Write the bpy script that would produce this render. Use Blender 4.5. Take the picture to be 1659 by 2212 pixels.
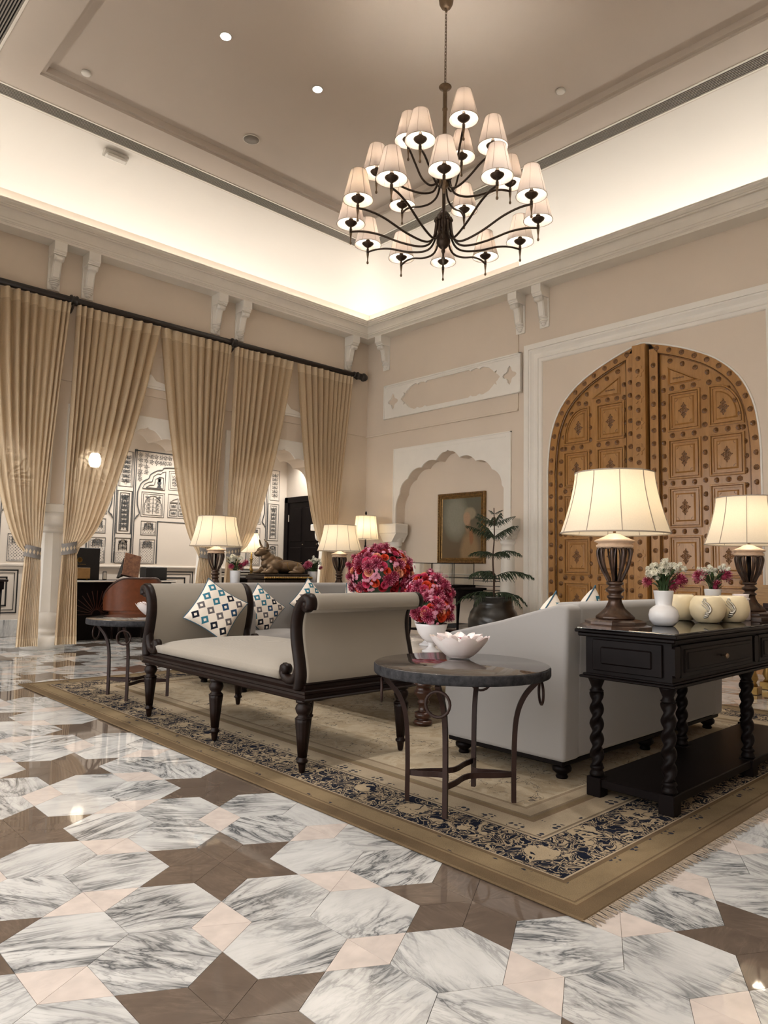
import bpy, bmesh, math, random
from mathutils import Vector, Matrix
random.seed(7)
PI = math.pi
sin, cos = math.sin, math.cos
for o in list(bpy.data.objects):
    bpy.data.objects.remove(o)
SC = bpy.context.scene
COL = SC.collection

# ------------------------------------------------------------------ camera, world, exposure
# room axes: +X runs along the curtained wall, +Y along the carved-door wall; camera at the origin, 1.06 m up
CAM_Z = 1.06
yaw, pit, rol = [math.radians(a) for a in (46.586, 4.566, 1.044)]
fw = Vector((cos(yaw) * cos(pit), sin(yaw) * cos(pit), sin(pit)))
r0 = Vector((sin(yaw), -cos(yaw), 0)); u0 = r0.cross(fw)
rt = r0 * cos(rol) + u0 * sin(rol); up = u0 * cos(rol) - r0 * sin(rol)
cd = bpy.data.cameras.new('camera')
cd.sensor_fit = 'HORIZONTAL'; cd.sensor_width = 36; cd.lens = 1528.5 / 1659 * 36
cd.clip_start = .05; cd.clip_end = 60
cam = bpy.data.objects.new('camera', cd); COL.objects.link(cam)
cam.matrix_world = Matrix(((rt.x, up.x, -fw.x, 0), (rt.y, up.y, -fw.y, 0), (rt.z, up.z, -fw.z, CAM_Z), (0, 0, 0, 1)))
SC.camera = cam
wd = bpy.data.worlds.new('world'); SC.world = wd; wd.use_nodes = True
wd.node_tree.nodes['Background'].inputs[0].default_value = (1, .975, .95, 1)
wd.node_tree.nodes['Background'].inputs[1].default_value = 1.42
vs = SC.view_settings
vs.view_transform = 'Standard'; vs.look = 'None'; vs.gamma = 1; vs.use_curve_mapping = False
vs.exposure = 1.38
SC.cycles.max_bounces = 6; SC.cycles.diffuse_bounces = 3; SC.cycles.glossy_bounces = 3
SC.cycles.transmission_bounces = 4; SC.cycles.transparent_max_bounces = 12
SC.cycles.use_adaptive_sampling = True; SC.cycles.adaptive_threshold = .12; SC.cycles.adaptive_min_samples = 16
SC.cycles.caustics_reflective = False; SC.cycles.caustics_refractive = False
SC.cycles.sample_clamp_indirect = 6.0; SC.cycles.blur_glossy = .5

# room limits
X0, X1, Y0, Y1 = .68, 8.253, -1.14, 9.2        # main hall
ZC = 6.2                                           # flat ceiling
YB = 11.0                                          # mirror-work wall of the gallery behind the arcade

def area(name, loc, sx, sy, power, col=(1, .95, .88), rot=(0, 0, 0), spread=180):
    l = bpy.data.lights.new(name, 'AREA'); l.shape = 'RECTANGLE'; l.size = sx; l.size_y = sy
    l.energy = power; l.color = col; l.spread = math.radians(spread)
    o = bpy.data.objects.new(name, l); COL.objects.link(o); o.location = loc; o.rotation_euler = rot
    return o
def point(name, loc, power, col=(1, .8, .58), r=.03, parent=None):
    l = bpy.data.lights.new(name, 'POINT'); l.energy = power; l.color = col; l.shadow_soft_size = r
    o = bpy.data.objects.new(name, l); COL.objects.link(o); o.location = loc; o.parent = parent
    return o
def spot(name, loc, power, ang=100, col=(1, .96, .90), r=.05):
    l = bpy.data.lights.new(name, 'SPOT'); l.energy = power; l.color = col; l.spot_size = math.radians(ang)
    l.spot_blend = .8; l.shadow_soft_size = r
    o = bpy.data.objects.new(name, l); COL.objects.link(o); o.location = loc
    return o
# cove lighting: strips lying in the trough behind the cornice lip, shining up (they are hidden by the lip)
COVE = 10.9
cx, cy = (X0 + X1) / 2, (Y0 + Y1) / 2
area('cove_strip_light', (cx, Y1 - .17, 5.235), X1 - X0 - .3, .05, COVE * 1.0, rot=(PI, 0, 0))
area('cove_strip_light', (X1 - .17, cy, 5.235), .05, Y1 - Y0 - .3, COVE * 1.3, rot=(PI, 0, 0))
area('cove_strip_light', (cx, Y0 + .17, 5.235), X1 - X0 - .3, .05, COVE * 1.0, rot=(PI, 0, 0))
area('cove_strip_light', (X0 + .17, cy, 5.235), .05, Y1 - Y0 - .3, COVE * 1.3, rot=(PI, 0, 0))
# hall downlight beams, those in the unseen near half added for brightness; gallery beams
for x, y in ((3.31, 5.88), (4.42, 5.84), (3.31, 2.2), (4.42, 2.2), (5.6, 2.2)):
    spot('downlight_or_added_beam', (x, y, ZC + .05), 80, 80)
for x, y in ((3.1, 10.4), (4.3, 10.35), (5.4, 10.35), (6.6, 10.3), (7.6, 10.2)):
    spot('downlight_or_added_beam', (x, y, 3.28), 52, 130)

# ------------------------------------------------------------------ mesh builder
def arc(cx_, cy_, r, a0, a1, n):
    return [(cx_ + r * cos(math.radians(a0 + (a1 - a0) * i / n)), cy_ + r * sin(math.radians(a0 + (a1 - a0) * i / n))) for i in range(n + 1)]
def smooth_path(pts, n=6):
    """Catmull-Rom through 2-D or 3-D points"""
    P = [Vector(p) for p in pts]; out = []
    for i in range(len(P) - 1):
        p0 = P[max(i - 1, 0)]; p1 = P[i]; p2 = P[i + 1]; p3 = P[min(i + 2, len(P) - 1)]
        for k in range(n):
            t = k / n
            out.append(.5 * ((2 * p1) + (p2 - p0) * t + (2 * p0 - 5 * p1 + 4 * p2 - p3) * t * t + (3 * p1 - p0 - 3 * p2 + p3) * t ** 3))
    out.append(P[-1]); return out

class MB:
    def __init__(s):
        s.v = []; s.f = []; s.sm = []
    def add(s, vs_, fs, smooth=False, M=None):
        b = len(s.v)
        s.v += [tuple(M @ Vector(p)) for p in vs_] if M else [tuple(p) for p in vs_]
        s.f += [tuple(b + i for i in f) for f in fs]; s.sm += [smooth] * len(fs)
        return s
    def box(s, x0, x1, y0, y1, z0, z1, c=0, M=None):
        if c <= 0:
            v = [(x, y, z) for x in (x0, x1) for y in (y0, y1) for z in (z0, z1)]
            return s.add(v, [(0, 1, 3, 2), (4, 6, 7, 5), (0, 4, 5, 1), (2, 3, 7, 6), (0, 2, 6, 4), (1, 5, 7, 3)], M=M)
        c = min(c, (x1 - x0) * .49, (y1 - y0) * .49, (z1 - z0) * .49)
        X = (x0, x1); Y = (y0, y1); Z = (z0, z1); v = []; I = {}
        for i in (0, 1):
            for j in (0, 1):
                for k in (0, 1):
                    x, y, z = X[i], Y[j], Z[k]; dx = c if i == 0 else -c; dy = c if j == 0 else -c; dz = c if k == 0 else -c
                    I[i, j, k] = len(v); v += [(x, y + dy, z + dz), (x + dx, y, z + dz), (x + dx, y + dy, z)]
        f = []
        for i in (0, 1): f.append((I[i, 0, 0], I[i, 1, 0], I[i, 1, 1], I[i, 0, 1]))
        for j in (0, 1): f.append((I[0, j, 0] + 1, I[1, j, 0] + 1, I[1, j, 1] + 1, I[0, j, 1] + 1))
        for k in (0, 1): f.append((I[0, 0, k] + 2, I[1, 0, k] + 2, I[1, 1, k] + 2, I[0, 1, k] + 2))
        for i in (0, 1):
            for j in (0, 1): f.append((I[i, j, 0], I[i, j, 1], I[i, j, 1] + 1, I[i, j, 0] + 1))
        for i in (0, 1):
            for k in (0, 1): f.append((I[i, 0, k], I[i, 1, k], I[i, 1, k] + 2, I[i, 0, k] + 2))
        for j in (0, 1):
            for k in (0, 1): f.append((I[0, j, k] + 1, I[1, j, k] + 1, I[1, j, k] + 2, I[0, j, k] + 2))
        for q in I.values(): f.append((q, q + 1, q + 2))
        return s.add(v, f, M=M)
    def lathe(s, prof, n=20, at=(0, 0, 0), M=None, smooth=True, sx=1, sy=1, flute=0, nf=0):
        v = []; f = []; m = len(prof)
        for i in range(n):
            a = 2 * PI * i / n; k = 1 - (flute * (.5 + .5 * cos(nf * a)) if nf else 0)
            for r, z in prof: v.append((at[0] + r * k * sx * cos(a), at[1] + r * k * sy * sin(a), at[2] + z))
        for i in range(n):
            j = (i + 1) % n
            for q in range(m - 1): f.append((i * m + q, j * m + q, j * m + q + 1, i * m + q + 1))
        f2 = []
        if prof[0][0] > 1e-4: f2.append(tuple(i * m for i in range(n))[::-1])
        if prof[-1][0] > 1e-4: f2.append(tuple(i * m + m - 1 for i in range(n)))
        b = len(s.v); s.add(v, f, smooth, M)
        s.f += [tuple(b + i for i in q) for q in f2]; s.sm += [False] * len(f2)
        return s
    def tube(s, path, r, n=8, closed=False, M=None, flat=None):
        P = [Vector(p) for p in path]; m = len(P); v = []; f = []
        rr = r if isinstance(r, (list, tuple)) else [r] * m
        nrm = None
        for i in range(m):
            a = P[i - 1] if (i > 0 or closed) else P[i]; b = P[(i + 1) % m] if (i < m - 1 or closed) else P[i]
            t = (b - a)
            t = t.normalized() if t.length > 1e-9 else Vector((0, 0, 1))
            if nrm is None:
                h = Vector((0, 0, 1)) if abs(t.z) < .95 else Vector((1, 0, 0)); nrm = t.cross(h).normalized()
            else:
                nrm = (nrm - t * nrm.dot(t)); nrm = nrm.normalized() if nrm.length > 1e-6 else t.orthogonal().normalized()
            bn = t.cross(nrm)
            for k in range(n):
                q = 2 * PI * (k + .5) / n
                if flat: v.append(P[i] + nrm * (cos(q) * flat[0] * 1.2) + bn * (sin(q) * flat[1] * 1.2))
                else: v.append(P[i] + (nrm * cos(q) + bn * sin(q)) * rr[i])
        for i in range(m if closed else m - 1):
            j = (i + 1) % m
            for k in range(n): f.append((i * n + k, i * n + (k + 1) % n, j * n + (k + 1) % n, j * n + k))
        if not closed: f += [tuple(range(n))[::-1], tuple((m - 1) * n + k for k in range(n))]
        return s.add(v, f, n > 5, M)
    def prism(s, poly, d0, d1, plane='yz', M=None, smooth=False):
        n = len(poly)
        def P(a, b, d): return {'yz': (d, a, b), 'xz': (a, d, b), 'xy': (a, b, d)}[plane]
        v = [P(a, b, d0) for a, b in poly] + [P(a, b, d1) for a, b in poly]
        f = [tuple(range(n))[::-1], tuple(range(n, 2 * n))]
        b = len(s.v); s.add(v, f, False, M)
        side = [(i, (i + 1) % n, n + (i + 1) % n, n + i) for i in range(n)]
        s.f += [tuple(b + i for i in q) for q in side]; s.sm += [smooth] * n
        return s
    def grid(s, nu, nv, fn, smooth=True, cu=False, M=None):
        v = [fn(i / nu, j / nv) for i in range(nu if cu else nu + 1) for j in range(nv + 1)]
        w = nv + 1; f = []
        for i in range(nu):
            k = (i + 1) % nu if cu else i + 1
            for j in range(nv): f.append((i * w + j, k * w + j, k * w + j + 1, i * w + j + 1))
        return s.add(v, f, smooth, M)
    def ring(s, prof, x0=None, x1=None, y0=None, y1=None, smooth=False):
        """profile of (inset, z) swept round a rectangle with mitred corners"""
        x0 = X0 if x0 is None else x0; x1 = X1 if x1 is None else x1; y0 = Y0 if y0 is None else y0; y1 = Y1 if y1 is None else y1
        v = []; f = []
        for d, z in prof: v += [(x0 + d, y0 + d, z), (x1 - d, y0 + d, z), (x1 - d, y1 - d, z), (x0 + d, y1 - d, z)]
        for i in range(len(prof) - 1):
            for k in range(4): f.append((i * 4 + k, i * 4 + (k + 1) % 4, i * 4 + 4 + (k + 1) % 4, i * 4 + 4 + k))
        return s.add(v, f, smooth)
    def ball(s, c, r, n=12, m=8, sx=1, sy=1, sz=1, M=None):
        return s.lathe([(max(0, r * sin(PI * i / m)), -r * sz * cos(PI * i / m)) for i in range(m + 1)], n, c, M, True, sx, sy)
    def mesh(s, name, m):
        me = bpy.data.meshes.new(name); me.from_pydata(s.v, [], s.f)
        me.polygons.foreach_set('use_smooth', s.sm)
        for q in (m if isinstance(m, (list, tuple)) else [m]): me.materials.append(q)
        me.update(); return me
    def obj(s, name, m, parent=None, loc=(0, 0, 0), rot=(0, 0, 0), bevel=None, fix=False):
        me = s.mesh(name, m)
        if bevel or fix:
            bm = bmesh.new(); bm.from_mesh(me)
            bmesh.ops.remove_doubles(bm, verts=bm.verts, dist=1e-5)
            bmesh.ops.recalc_face_normals(bm, faces=bm.faces)
            if bevel:
                es = [e for e in bm.edges if len(e.link_faces) == 2 and e.calc_face_angle(0) > math.radians(bevel[2] if len(bevel) > 2 else 35)]
                bmesh.ops.bevel(bm, geom=es, offset=bevel[0], segments=bevel[1], affect='EDGES', profile=.5, clamp_overlap=True)
                for q in bm.faces: q.smooth = True
            bm.to_mesh(me); bm.free()
        return link(name, me, parent, loc, rot)
def link(name, me, parent=None, loc=(0, 0, 0), rot=(0, 0, 0), sc=None):
    o = bpy.data.objects.new(name, me); COL.objects.link(o); o.parent = parent; o.location = loc; o.rotation_euler = rot
    if sc: o.scale = sc if isinstance(sc, (list, tuple)) else (sc,) * 3
    return o
def T(name, label, cat, loc=(0, 0, 0), rz=0, group=None, rot=None):
    o = bpy.data.objects.new(name, None); COL.objects.link(o); o.location = loc; o.rotation_euler = rot or (0, 0, rz)
    o.empty_display_size = .1
    return tag(o, label, cat, group)
def tag(o, label, cat, group=None):
    o['label'] = label; o['category'] = cat
    if group: o['group'] = group
    return o
def struct(o):
    o['kind'] = 'structure'; return o
def copy_tree(o, parent=None):
    c = o.copy(); COL.objects.link(c); c.parent = parent
    for ch in o.children: copy_tree(ch, c)
    return c

# ------------------------------------------------------------------ materials
def nm(name):
    m = bpy.data.materials.new(name); m.use_nodes = True
    nt = m.node_tree; return m, nt, nt.nodes['Principled BSDF']
def N(nt, t, **kw):
    n = nt.nodes.new(t)
    for k, v in kw.items():
        if k == 'inp':
            for a, b in v.items(): n.inputs[a].default_value = b
        else: setattr(n, k, v)
    return n
def L(nt, a, b): nt.links.new(a, b)
def math_(nt, op, a, b=None, c=None):
    n = nt.nodes.new('ShaderNodeMath'); n.operation = op
    for i, q in enumerate((a, b, c)):
        if q is None: continue
        if isinstance(q, (int, float)): n.inputs[i].default_value = q
        else: L(nt, q, n.inputs[i])
    return n.outputs[0]
def mixc(nt, f, a, b):
    n = nt.nodes.new('ShaderNodeMix'); n.data_type = 'RGBA'
    for i, q in ((0, f), (6, a), (7, b)):
        if isinstance(q, (int, float)): n.inputs[i].default_value = q
        elif isinstance(q, (tuple, list)): n.inputs[i].default_value = (*q, 1) if len(q) == 3 else q
        else: L(nt, q, n.inputs[i])
    return n.outputs[2]
def ramp(nt, fac, stops):
    n = nt.nodes.new('ShaderNodeValToRGB'); L(nt, fac, n.inputs[0]); e = n.color_ramp.elements
    while len(e) < len(stops): e.new(.5)
    for q, (p, c) in zip(e, stops): q.position = p; q.color = (*c, 1) if len(c) == 3 else c
    return n.outputs[0]
def noise(nt, vec, scale, detail=3, rough=.5, dist=0):
    n = N(nt, 'ShaderNodeTexNoise', inp={'Scale': scale, 'Detail': detail, 'Roughness': rough, 'Distortion': dist})
    if vec is not None: L(nt, vec, n.inputs['Vector'])
    return n.outputs['Fac']
def bump(nt, bs, h, strength=.2, dist=.01):
    b = N(nt, 'ShaderNodeBump', inp={'Strength': strength, 'Distance': dist}); L(nt, h, b.inputs['Height']); L(nt, b.outputs[0], bs.inputs['Normal'])
def mat(name, col, rough=.5, metal=0, spec=.5, coat=0, var=0, vscale=6, bmp=0, bscale=40, sheen=0, emit=None, col2=None, stretch=None):
    m, nt, bs = nm(name)
    bs.inputs['Base Color'].default_value = (*col, 1); bs.inputs['Roughness'].default_value = rough
    bs.inputs['Metallic'].default_value = metal; bs.inputs['Specular IOR Level'].default_value = spec
    bs.inputs['Coat Weight'].default_value = coat; bs.inputs['Coat Roughness'].default_value = .12
    if sheen: bs.inputs['Sheen Weight'].default_value = sheen; bs.inputs['Sheen Roughness'].default_value = .4
    if emit:
        bs.inputs['Emission Color'].default_value = (*emit[0], 1); bs.inputs['Emission Strength'].default_value = emit[1]
    tc = N(nt, 'ShaderNodeTexCoord'); vec = tc.outputs['Object']
    if stretch:
        mp = N(nt, 'ShaderNodeMapping'); mp.inputs['Scale'].default_value = stretch; L(nt, vec, mp.inputs[0]); vec = mp.outputs[0]
    if var or col2:
        nz = noise(nt, vec, vscale, 5, .6)
        c2 = col2 or tuple(c * (1 - var) for c in col)
        L(nt, mixc(nt, ramp(nt, nz, [(.3, (0, 0, 0)), (.7, (1, 1, 1))]), col, c2), bs.inputs['Base Color'])
    if bmp: bump(nt, bs, noise(nt, tc.outputs['Object'], bscale, 2), bmp)
    return m

M = {}
M['wall'] = mat('wall_paint', (.76, .65, .535), .75, var=.05, vscale=1.5, bmp=.04, bscale=150)
M['trim'] = mat('trim_plaster', (.84, .785, .70), .55, var=.05, vscale=5)
M['trimw'] = mat('trim_white', (.90, .86, .79), .5, var=.04, vscale=5)
M['ceil'] = mat('ceiling_paint', (.64, .56, .485), .8, var=.04, vscale=.8, bmp=.03, bscale=120)
M['cove'] = mat('cove_paint', (.78, .735, .67), .8)
M['grille'] = mat('grille_metal', (.30, .265, .23), .5)
M['dark'] = mat('dark_gap', (.015, .012, .01), .8)
M['wood'] = mat('dark_wood', (.012, .0055, .004), .38, spec=.14, coat=.04, var=.5, vscale=5, stretch=(1, 1, 6))
M['wood2'] = mat('espresso_wood', (.006, .0038, .0038), .42, spec=.08, coat=.01, var=.4, vscale=8)
M['woodm'] = mat('mahogany', (.07, .022, .012), .3, coat=.4, var=.5, vscale=7)
M['iron'] = mat('brown_iron', (.030, .015, .012), .5, spec=.2, var=.4, vscale=12)
M['rod'] = mat('rod_wood', (.014, .009, .007), .4, coat=.2)
M['bronze'] = mat('antique_bronze', (.06, .04, .028), .42, metal=.75, var=.5, vscale=30)
M['bronze2'] = mat('brushed_bronze', (.23, .16, .10), .4, metal=.8, var=.4, vscale=20)
M['brass'] = mat('old_brass', (.45, .28, .09), .3, metal=.9, var=.4, vscale=18)
M['gold'] = mat('gilt', (.30, .17, .055), .4, metal=.6, var=.6, vscale=30)
M['lampbody'] = mat('lamp_bronze', (.020, .010, .007), .33, metal=.4, var=.0, col2=(.075, .037, .021), vscale=25, coat=.2)
M['lampcap'] = mat('lamp_cap', (.62, .45, .32), .5, var=.25, vscale=40)
M['ceramic'] = mat('white_ceramic', (.74, .74, .76), .25, coat=.3)
M['cream'] = mat('cream_ceramic', (.80, .68, .45), .4, var=.1, vscale=8)
M['silver'] = mat('silver_leaf', (.33, .31, .27), .35, metal=.8, col2=(.62, .58, .5), vscale=45)
M['alab'] = mat('alabaster', (.86, .82, .79), .4, col2=(.82, .68, .68), vscale=7)
M['pot'] = mat('pot_glaze', (.020, .018, .016), .28, coat=.4, var=.4, vscale=9)
M['leather'] = mat('tan_leather', (.20, .055, .018), .45, var=.3, vscale=14, bmp=.06, bscale=120)
M['black'] = mat('black_card', (.008, .008, .009), .5)
M['paper'] = mat('paper_white', (.75, .72, .66), .6)
M['leaf'] = mat('leaf_green', (.020, .045, .014), .5, var=.5, vscale=20)
M['leaf2'] = mat('foliage_green', (.05, .10, .03), .55, var=.4, vscale=30)
M['stem'] = mat('stem_brown', (.07, .035, .022), .7)
M['soil'] = mat('soil', (.02, .014, .01), .9, bmp=.4, bscale=60)
M['rose_red'] = mat('rose_red', (.35, .006, .015), .55, var=.4, vscale=60)
M['rose_pink'] = mat('rose_pink', (.72, .07, .17), .55, var=.35, vscale=60)
M['rose_orange'] = mat('rose_orange', (.75, .075, .022), .55, var=.35, vscale=60)
M['rose_peach'] = mat('rose_peach', (.85, .36, .22), .55, var=.25, vscale=60)
M['mum'] = mat('mum_magenta', (.20, .008, .035), .6, col2=(.38, .03, .09), vscale=90)
M['daisy'] = mat('daisy_pink', (.70, .30, .40), .6, var=.3, vscale=90)
M['daisy_w'] = mat('daisy_white', (.80, .78, .68), .6, var=.12, vscale=60)
M['daisy_y'] = mat('daisy_yellow', (.60, .45, .08), .6)
M['mumtip'] = mat('mum_tip', (.60, .20, .28), .6)
M['mirror'] = mat('mirror_chip', (.75, .76, .78), .12, metal=1)
M['inlay'] = mat('inlay_dark', (.085, .088, .09), .4, var=.4, vscale=60)
M['inlayb'] = mat('inlay_black', (.015, .015, .016), .4)
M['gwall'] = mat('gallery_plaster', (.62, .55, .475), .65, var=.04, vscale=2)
M['bulb'] = mat('bulb_glow', (1, 1, 1), .4, emit=((1, .86, .66), 14))
M['dlglow'] = mat('downlight_glow', (1, 1, 1), .4, emit=((1, .94, .86), 9))
M['plastic'] = mat('white_plastic', (.62, .58, .52), .45)

def fabric(name, col, scale=260, rough=.85, sheen=.15, contrast=.35, bm_=.25):
    m, nt, bs = nm(name); tc = N(nt, 'ShaderNodeTexCoord')
    w1 = N(nt, 'ShaderNodeTexWave', bands_direction='X', inp={'Scale': scale * 1.0, 'Distortion': 1.5, 'Detail': 2, 'Detail Scale': 3})
    w2 = N(nt, 'ShaderNodeTexWave', bands_direction='Z', inp={'Scale': scale * 1.0, 'Distortion': 1.5, 'Detail': 2, 'Detail Scale': 3})
    L(nt, tc.outputs['Object'], w1.inputs[0]); L(nt, tc.outputs['Object'], w2.inputs[0])
    h = math_(nt, 'MULTIPLY', w1.outputs['Fac'], w2.outputs['Fac'])
    nz = noise(nt, tc.outputs['Object'], 3, 3)
    h2 = math_(nt, 'MULTIPLY_ADD', nz, .35, h)
    L(nt, mixc(nt, h2, tuple(c * (1 - contrast) for c in col), col), bs.inputs['Base Color'])
    bs.inputs['Roughness'].default_value = rough; bs.inputs['Sheen Weight'].default_value = sheen; bs.inputs['Specular IOR Level'].default_value = .2
    bump(nt, bs, h, bm_, .002); return m
M['linen'] = fabric('linen_upholstery', (.33, .29, .24))
M['velvet'] = fabric('grey_upholstery', (.30, .285, .275), scale=420, sheen=.3, contrast=.15, bm_=.1)
M['tieback'] = fabric('tieback_weave', (.34, .31, .29), scale=180, contrast=.6)

def sheer(name, col, transp):
    m, nt, bs = nm(name); out = nt.nodes['Material Output']
    tc = N(nt, 'ShaderNodeTexCoord')
    d = N(nt, 'ShaderNodeBsdfDiffuse'); t = N(nt, 'ShaderNodeBsdfTranslucent'); p = N(nt, 'ShaderNodeBsdfTransparent')
    c = mixc(nt, noise(nt, tc.outputs['Object'], 70, 3), col, tuple(q * .8 for q in col))
    L(nt, c, d.inputs[0]); L(nt, c, t.inputs[0]); p.inputs[0].default_value = (1, .93, .8, 1)
    a = N(nt, 'ShaderNodeMixShader', inp={0: .28}); L(nt, d.outputs[0], a.inputs[1]); L(nt, t.outputs[0], a.inputs[2])
    b = N(nt, 'ShaderNodeMixShader', inp={0: transp}); L(nt, a.outputs[0], b.inputs[1]); L(nt, p.outputs[0], b.inputs[2])
    L(nt, b.outputs[0], out.inputs[0]); nt.nodes.remove(bs); return m
M['curtain'] = sheer('sheer_curtain', (.76, .60, .41), .13)
M['curtain_hem'] = sheer('curtain_hem', (.84, .69, .49), .05)
def shade_mat(name, col, tcol, frac=.5, emit=0):
    m, nt, bs = nm(name); out = nt.nodes['Material Output']; tc = N(nt, 'ShaderNodeTexCoord')
    d = N(nt, 'ShaderNodeBsdfDiffuse'); t = N(nt, 'ShaderNodeBsdfTranslucent')
    w = noise(nt, tc.outputs['Object'], 160, 2)
    L(nt, mixc(nt, w, col, tuple(q * .9 for q in col)), d.inputs[0]); L(nt, mixc(nt, w, tcol, tuple(q * .88 for q in tcol)), t.inputs[0])
    a = N(nt, 'ShaderNodeMixShader', inp={0: frac}); L(nt, d.outputs[0], a.inputs[1]); L(nt, t.outputs[0], a.inputs[2])
    L(nt, a.outputs[0], out.inputs[0]); nt.nodes.remove(bs); return m
M['shade'] = shade_mat('linen_shade', (.80, .75, .66), (.78, .67, .50), .5)
M['cshade'] = shade_mat('silk_shade', (.80, .73, .68), (.25, .20, .17), .4)
M['trimshade'] = mat('shade_binding', (.30, .25, .20), .8)
def glass(name, col=(.9, 1, .97), rough=.02):
    m, nt, bs = nm(name); bs.inputs['Base Color'].default_value = (*col, 1); bs.inputs['Transmission Weight'].default_value = 1
    bs.inputs['Roughness'].default_value = rough; bs.inputs['IOR'].default_value = 1.45; return m
M['glass'] = glass('table_glass')
def thin_glass(name):
    m, nt, bs = nm(name); out = nt.nodes['Material Output']
    g = N(nt, 'ShaderNodeBsdfGlossy', inp={'Roughness': .03}); p = N(nt, 'ShaderNodeBsdfTransparent')
    p.inputs[0].default_value = (.95, .96, .95, 1)
    lw = N(nt, 'ShaderNodeFresnel', inp={'IOR': 1.45}); a = N(nt, 'ShaderNodeMixShader')
    L(nt, lw.outputs[0], a.inputs[0]); L(nt, p.outputs[0], a.inputs[1]); L(nt, g.outputs[0], a.inputs[2]); L(nt, a.outputs[0], out.inputs[0])
    nt.nodes.remove(bs); return m
M['pane'] = thin_glass('case_pane')

def marble(name, base, vein, vein2, rough=.035, scale=1.0, amount=1.0, speck=0):
    """veined stone; every piece gets its own direction and offset"""
    m, nt, bs = nm(name); g = N(nt, 'ShaderNodeNewGeometry'); oi = N(nt, 'ShaderNodeObjectInfo')
    rnd = math_(nt, 'FRACT', math_(nt, 'ADD', oi.outputs['Random'], math_(nt, 'MULTIPLY', g.outputs['Random Per Island'], 7.31)))
    ang = math_(nt, 'MULTIPLY', math_(nt, 'SUBTRACT', rnd, .5), 2.2)
    off = N(nt, 'ShaderNodeCombineXYZ'); L(nt, math_(nt, 'MULTIPLY', rnd, 53.0), off.inputs[0]); L(nt, math_(nt, 'MULTIPLY', rnd, 31.0), off.inputs[1]); L(nt, math_(nt, 'MULTIPLY', rnd, 17.0), off.inputs[2])
    ad = N(nt, 'ShaderNodeVectorMath', operation='ADD'); L(nt, g.outputs['Position'], ad.inputs[0]); L(nt, off.outputs[0], ad.inputs[1])
    ro = N(nt, 'ShaderNodeVectorRotate', rotation_type='Z_AXIS'); L(nt, ad.outputs[0], ro.inputs['Vector']); L(nt, math_(nt, 'ADD', ang, .75), ro.inputs['Angle'])
    mp = N(nt, 'ShaderNodeMapping'); mp.inputs['Scale'].default_value = (1.1 * scale, 4.6 * scale, 1); L(nt, ro.outputs[0], mp.inputs[0])
    n1 = noise(nt, mp.outputs[0], 2.0, 5, .62, .9)
    v1 = math_(nt, 'ABSOLUTE', math_(nt, 'SUBTRACT', n1, .5))
    c1 = ramp(nt, v1, [(0, (1, 1, 1)), (.035, (.35, .35, .35)), (.11, (0, 0, 0))])
    n2 = noise(nt, mp.outputs[0], 4.3, 4, .6, 1.5)
    v2 = math_(nt, 'ABSOLUTE', math_(nt, 'SUBTRACT', n2, .47))
    c2 = ramp(nt, v2, [(0, (.75, .75, .75)), (.03, (.2, .2, .2)), (.07, (0, 0, 0))])
    big = noise(nt, ro.outputs[0], 3.2 * scale, 1)
    gate = ramp(nt, big, [(.36, (.12, .12, .12)), (.62, (1, 1, 1))])
    c = mixc(nt, math_(nt, 'MULTIPLY', math_(nt, 'MULTIPLY', c1, gate), amount), base, vein)
    c = mixc(nt, math_(nt, 'MULTIPLY', math_(nt, 'MULTIPLY', c2, gate), .7 * amount), c, vein2)
    cl = ramp(nt, noise(nt, ro.outputs[0], 5 * scale, 2), [(.3, (.86, .86, .86)), (.7, (1.04, 1.04, 1.04))])
    mu = N(nt, 'ShaderNodeMix', data_type='RGBA', blend_type='MULTIPLY'); mu.inputs[0].default_value = 1; L(nt, c, mu.inputs[6]); L(nt, cl, mu.inputs[7])
    L(nt, mu.outputs[2], bs.inputs['Base Color']); bs.inputs['Roughness'].default_value = rough
    bs.inputs['Specular IOR Level'].default_value = .62
    return m
M['m_white'] = marble('veined_white_marble', (.56, .55, .53), (.07, .075, .08), (.17, .17, .17))
M['m_pink'] = marble('pale_pink_marble', (.58, .505, .455), (.50, .43, .385), (.6, .52, .47), scale=3, amount=.35)
M['m_brown'] = marble('brown_marble', (.118, .088, .068), (.22, .17, .13), (.07, .05, .036), scale=2.2, amount=.35)
M['m_top'] = marble('grey_brown_stone', (.045, .036, .031), (.12, .105, .095), (.03, .026, .024), rough=.06, scale=3, amount=.5)
M['m_edge'] = mat('stone_edge', (.009, .009, .011), .6, spec=.1, col2=(.042, .042, .045), vscale=30, bmp=.3, bscale=60)
M['m_grout'] = mat('floor_bed', (.17, .14, .115), .5)
M['door'] = mat('carved_golden_wood', (.46, .235, .072), .3, coat=.3, col2=(.34, .16, .044), vscale=5, stretch=(1, 6, 1))
M['door_shaded'] = mat('shade_darkened_wood', (.25, .11, .034), .28, coat=.4, var=.45, vscale=40)  # door wood made darker: shading of the carving put into its colour
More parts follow.
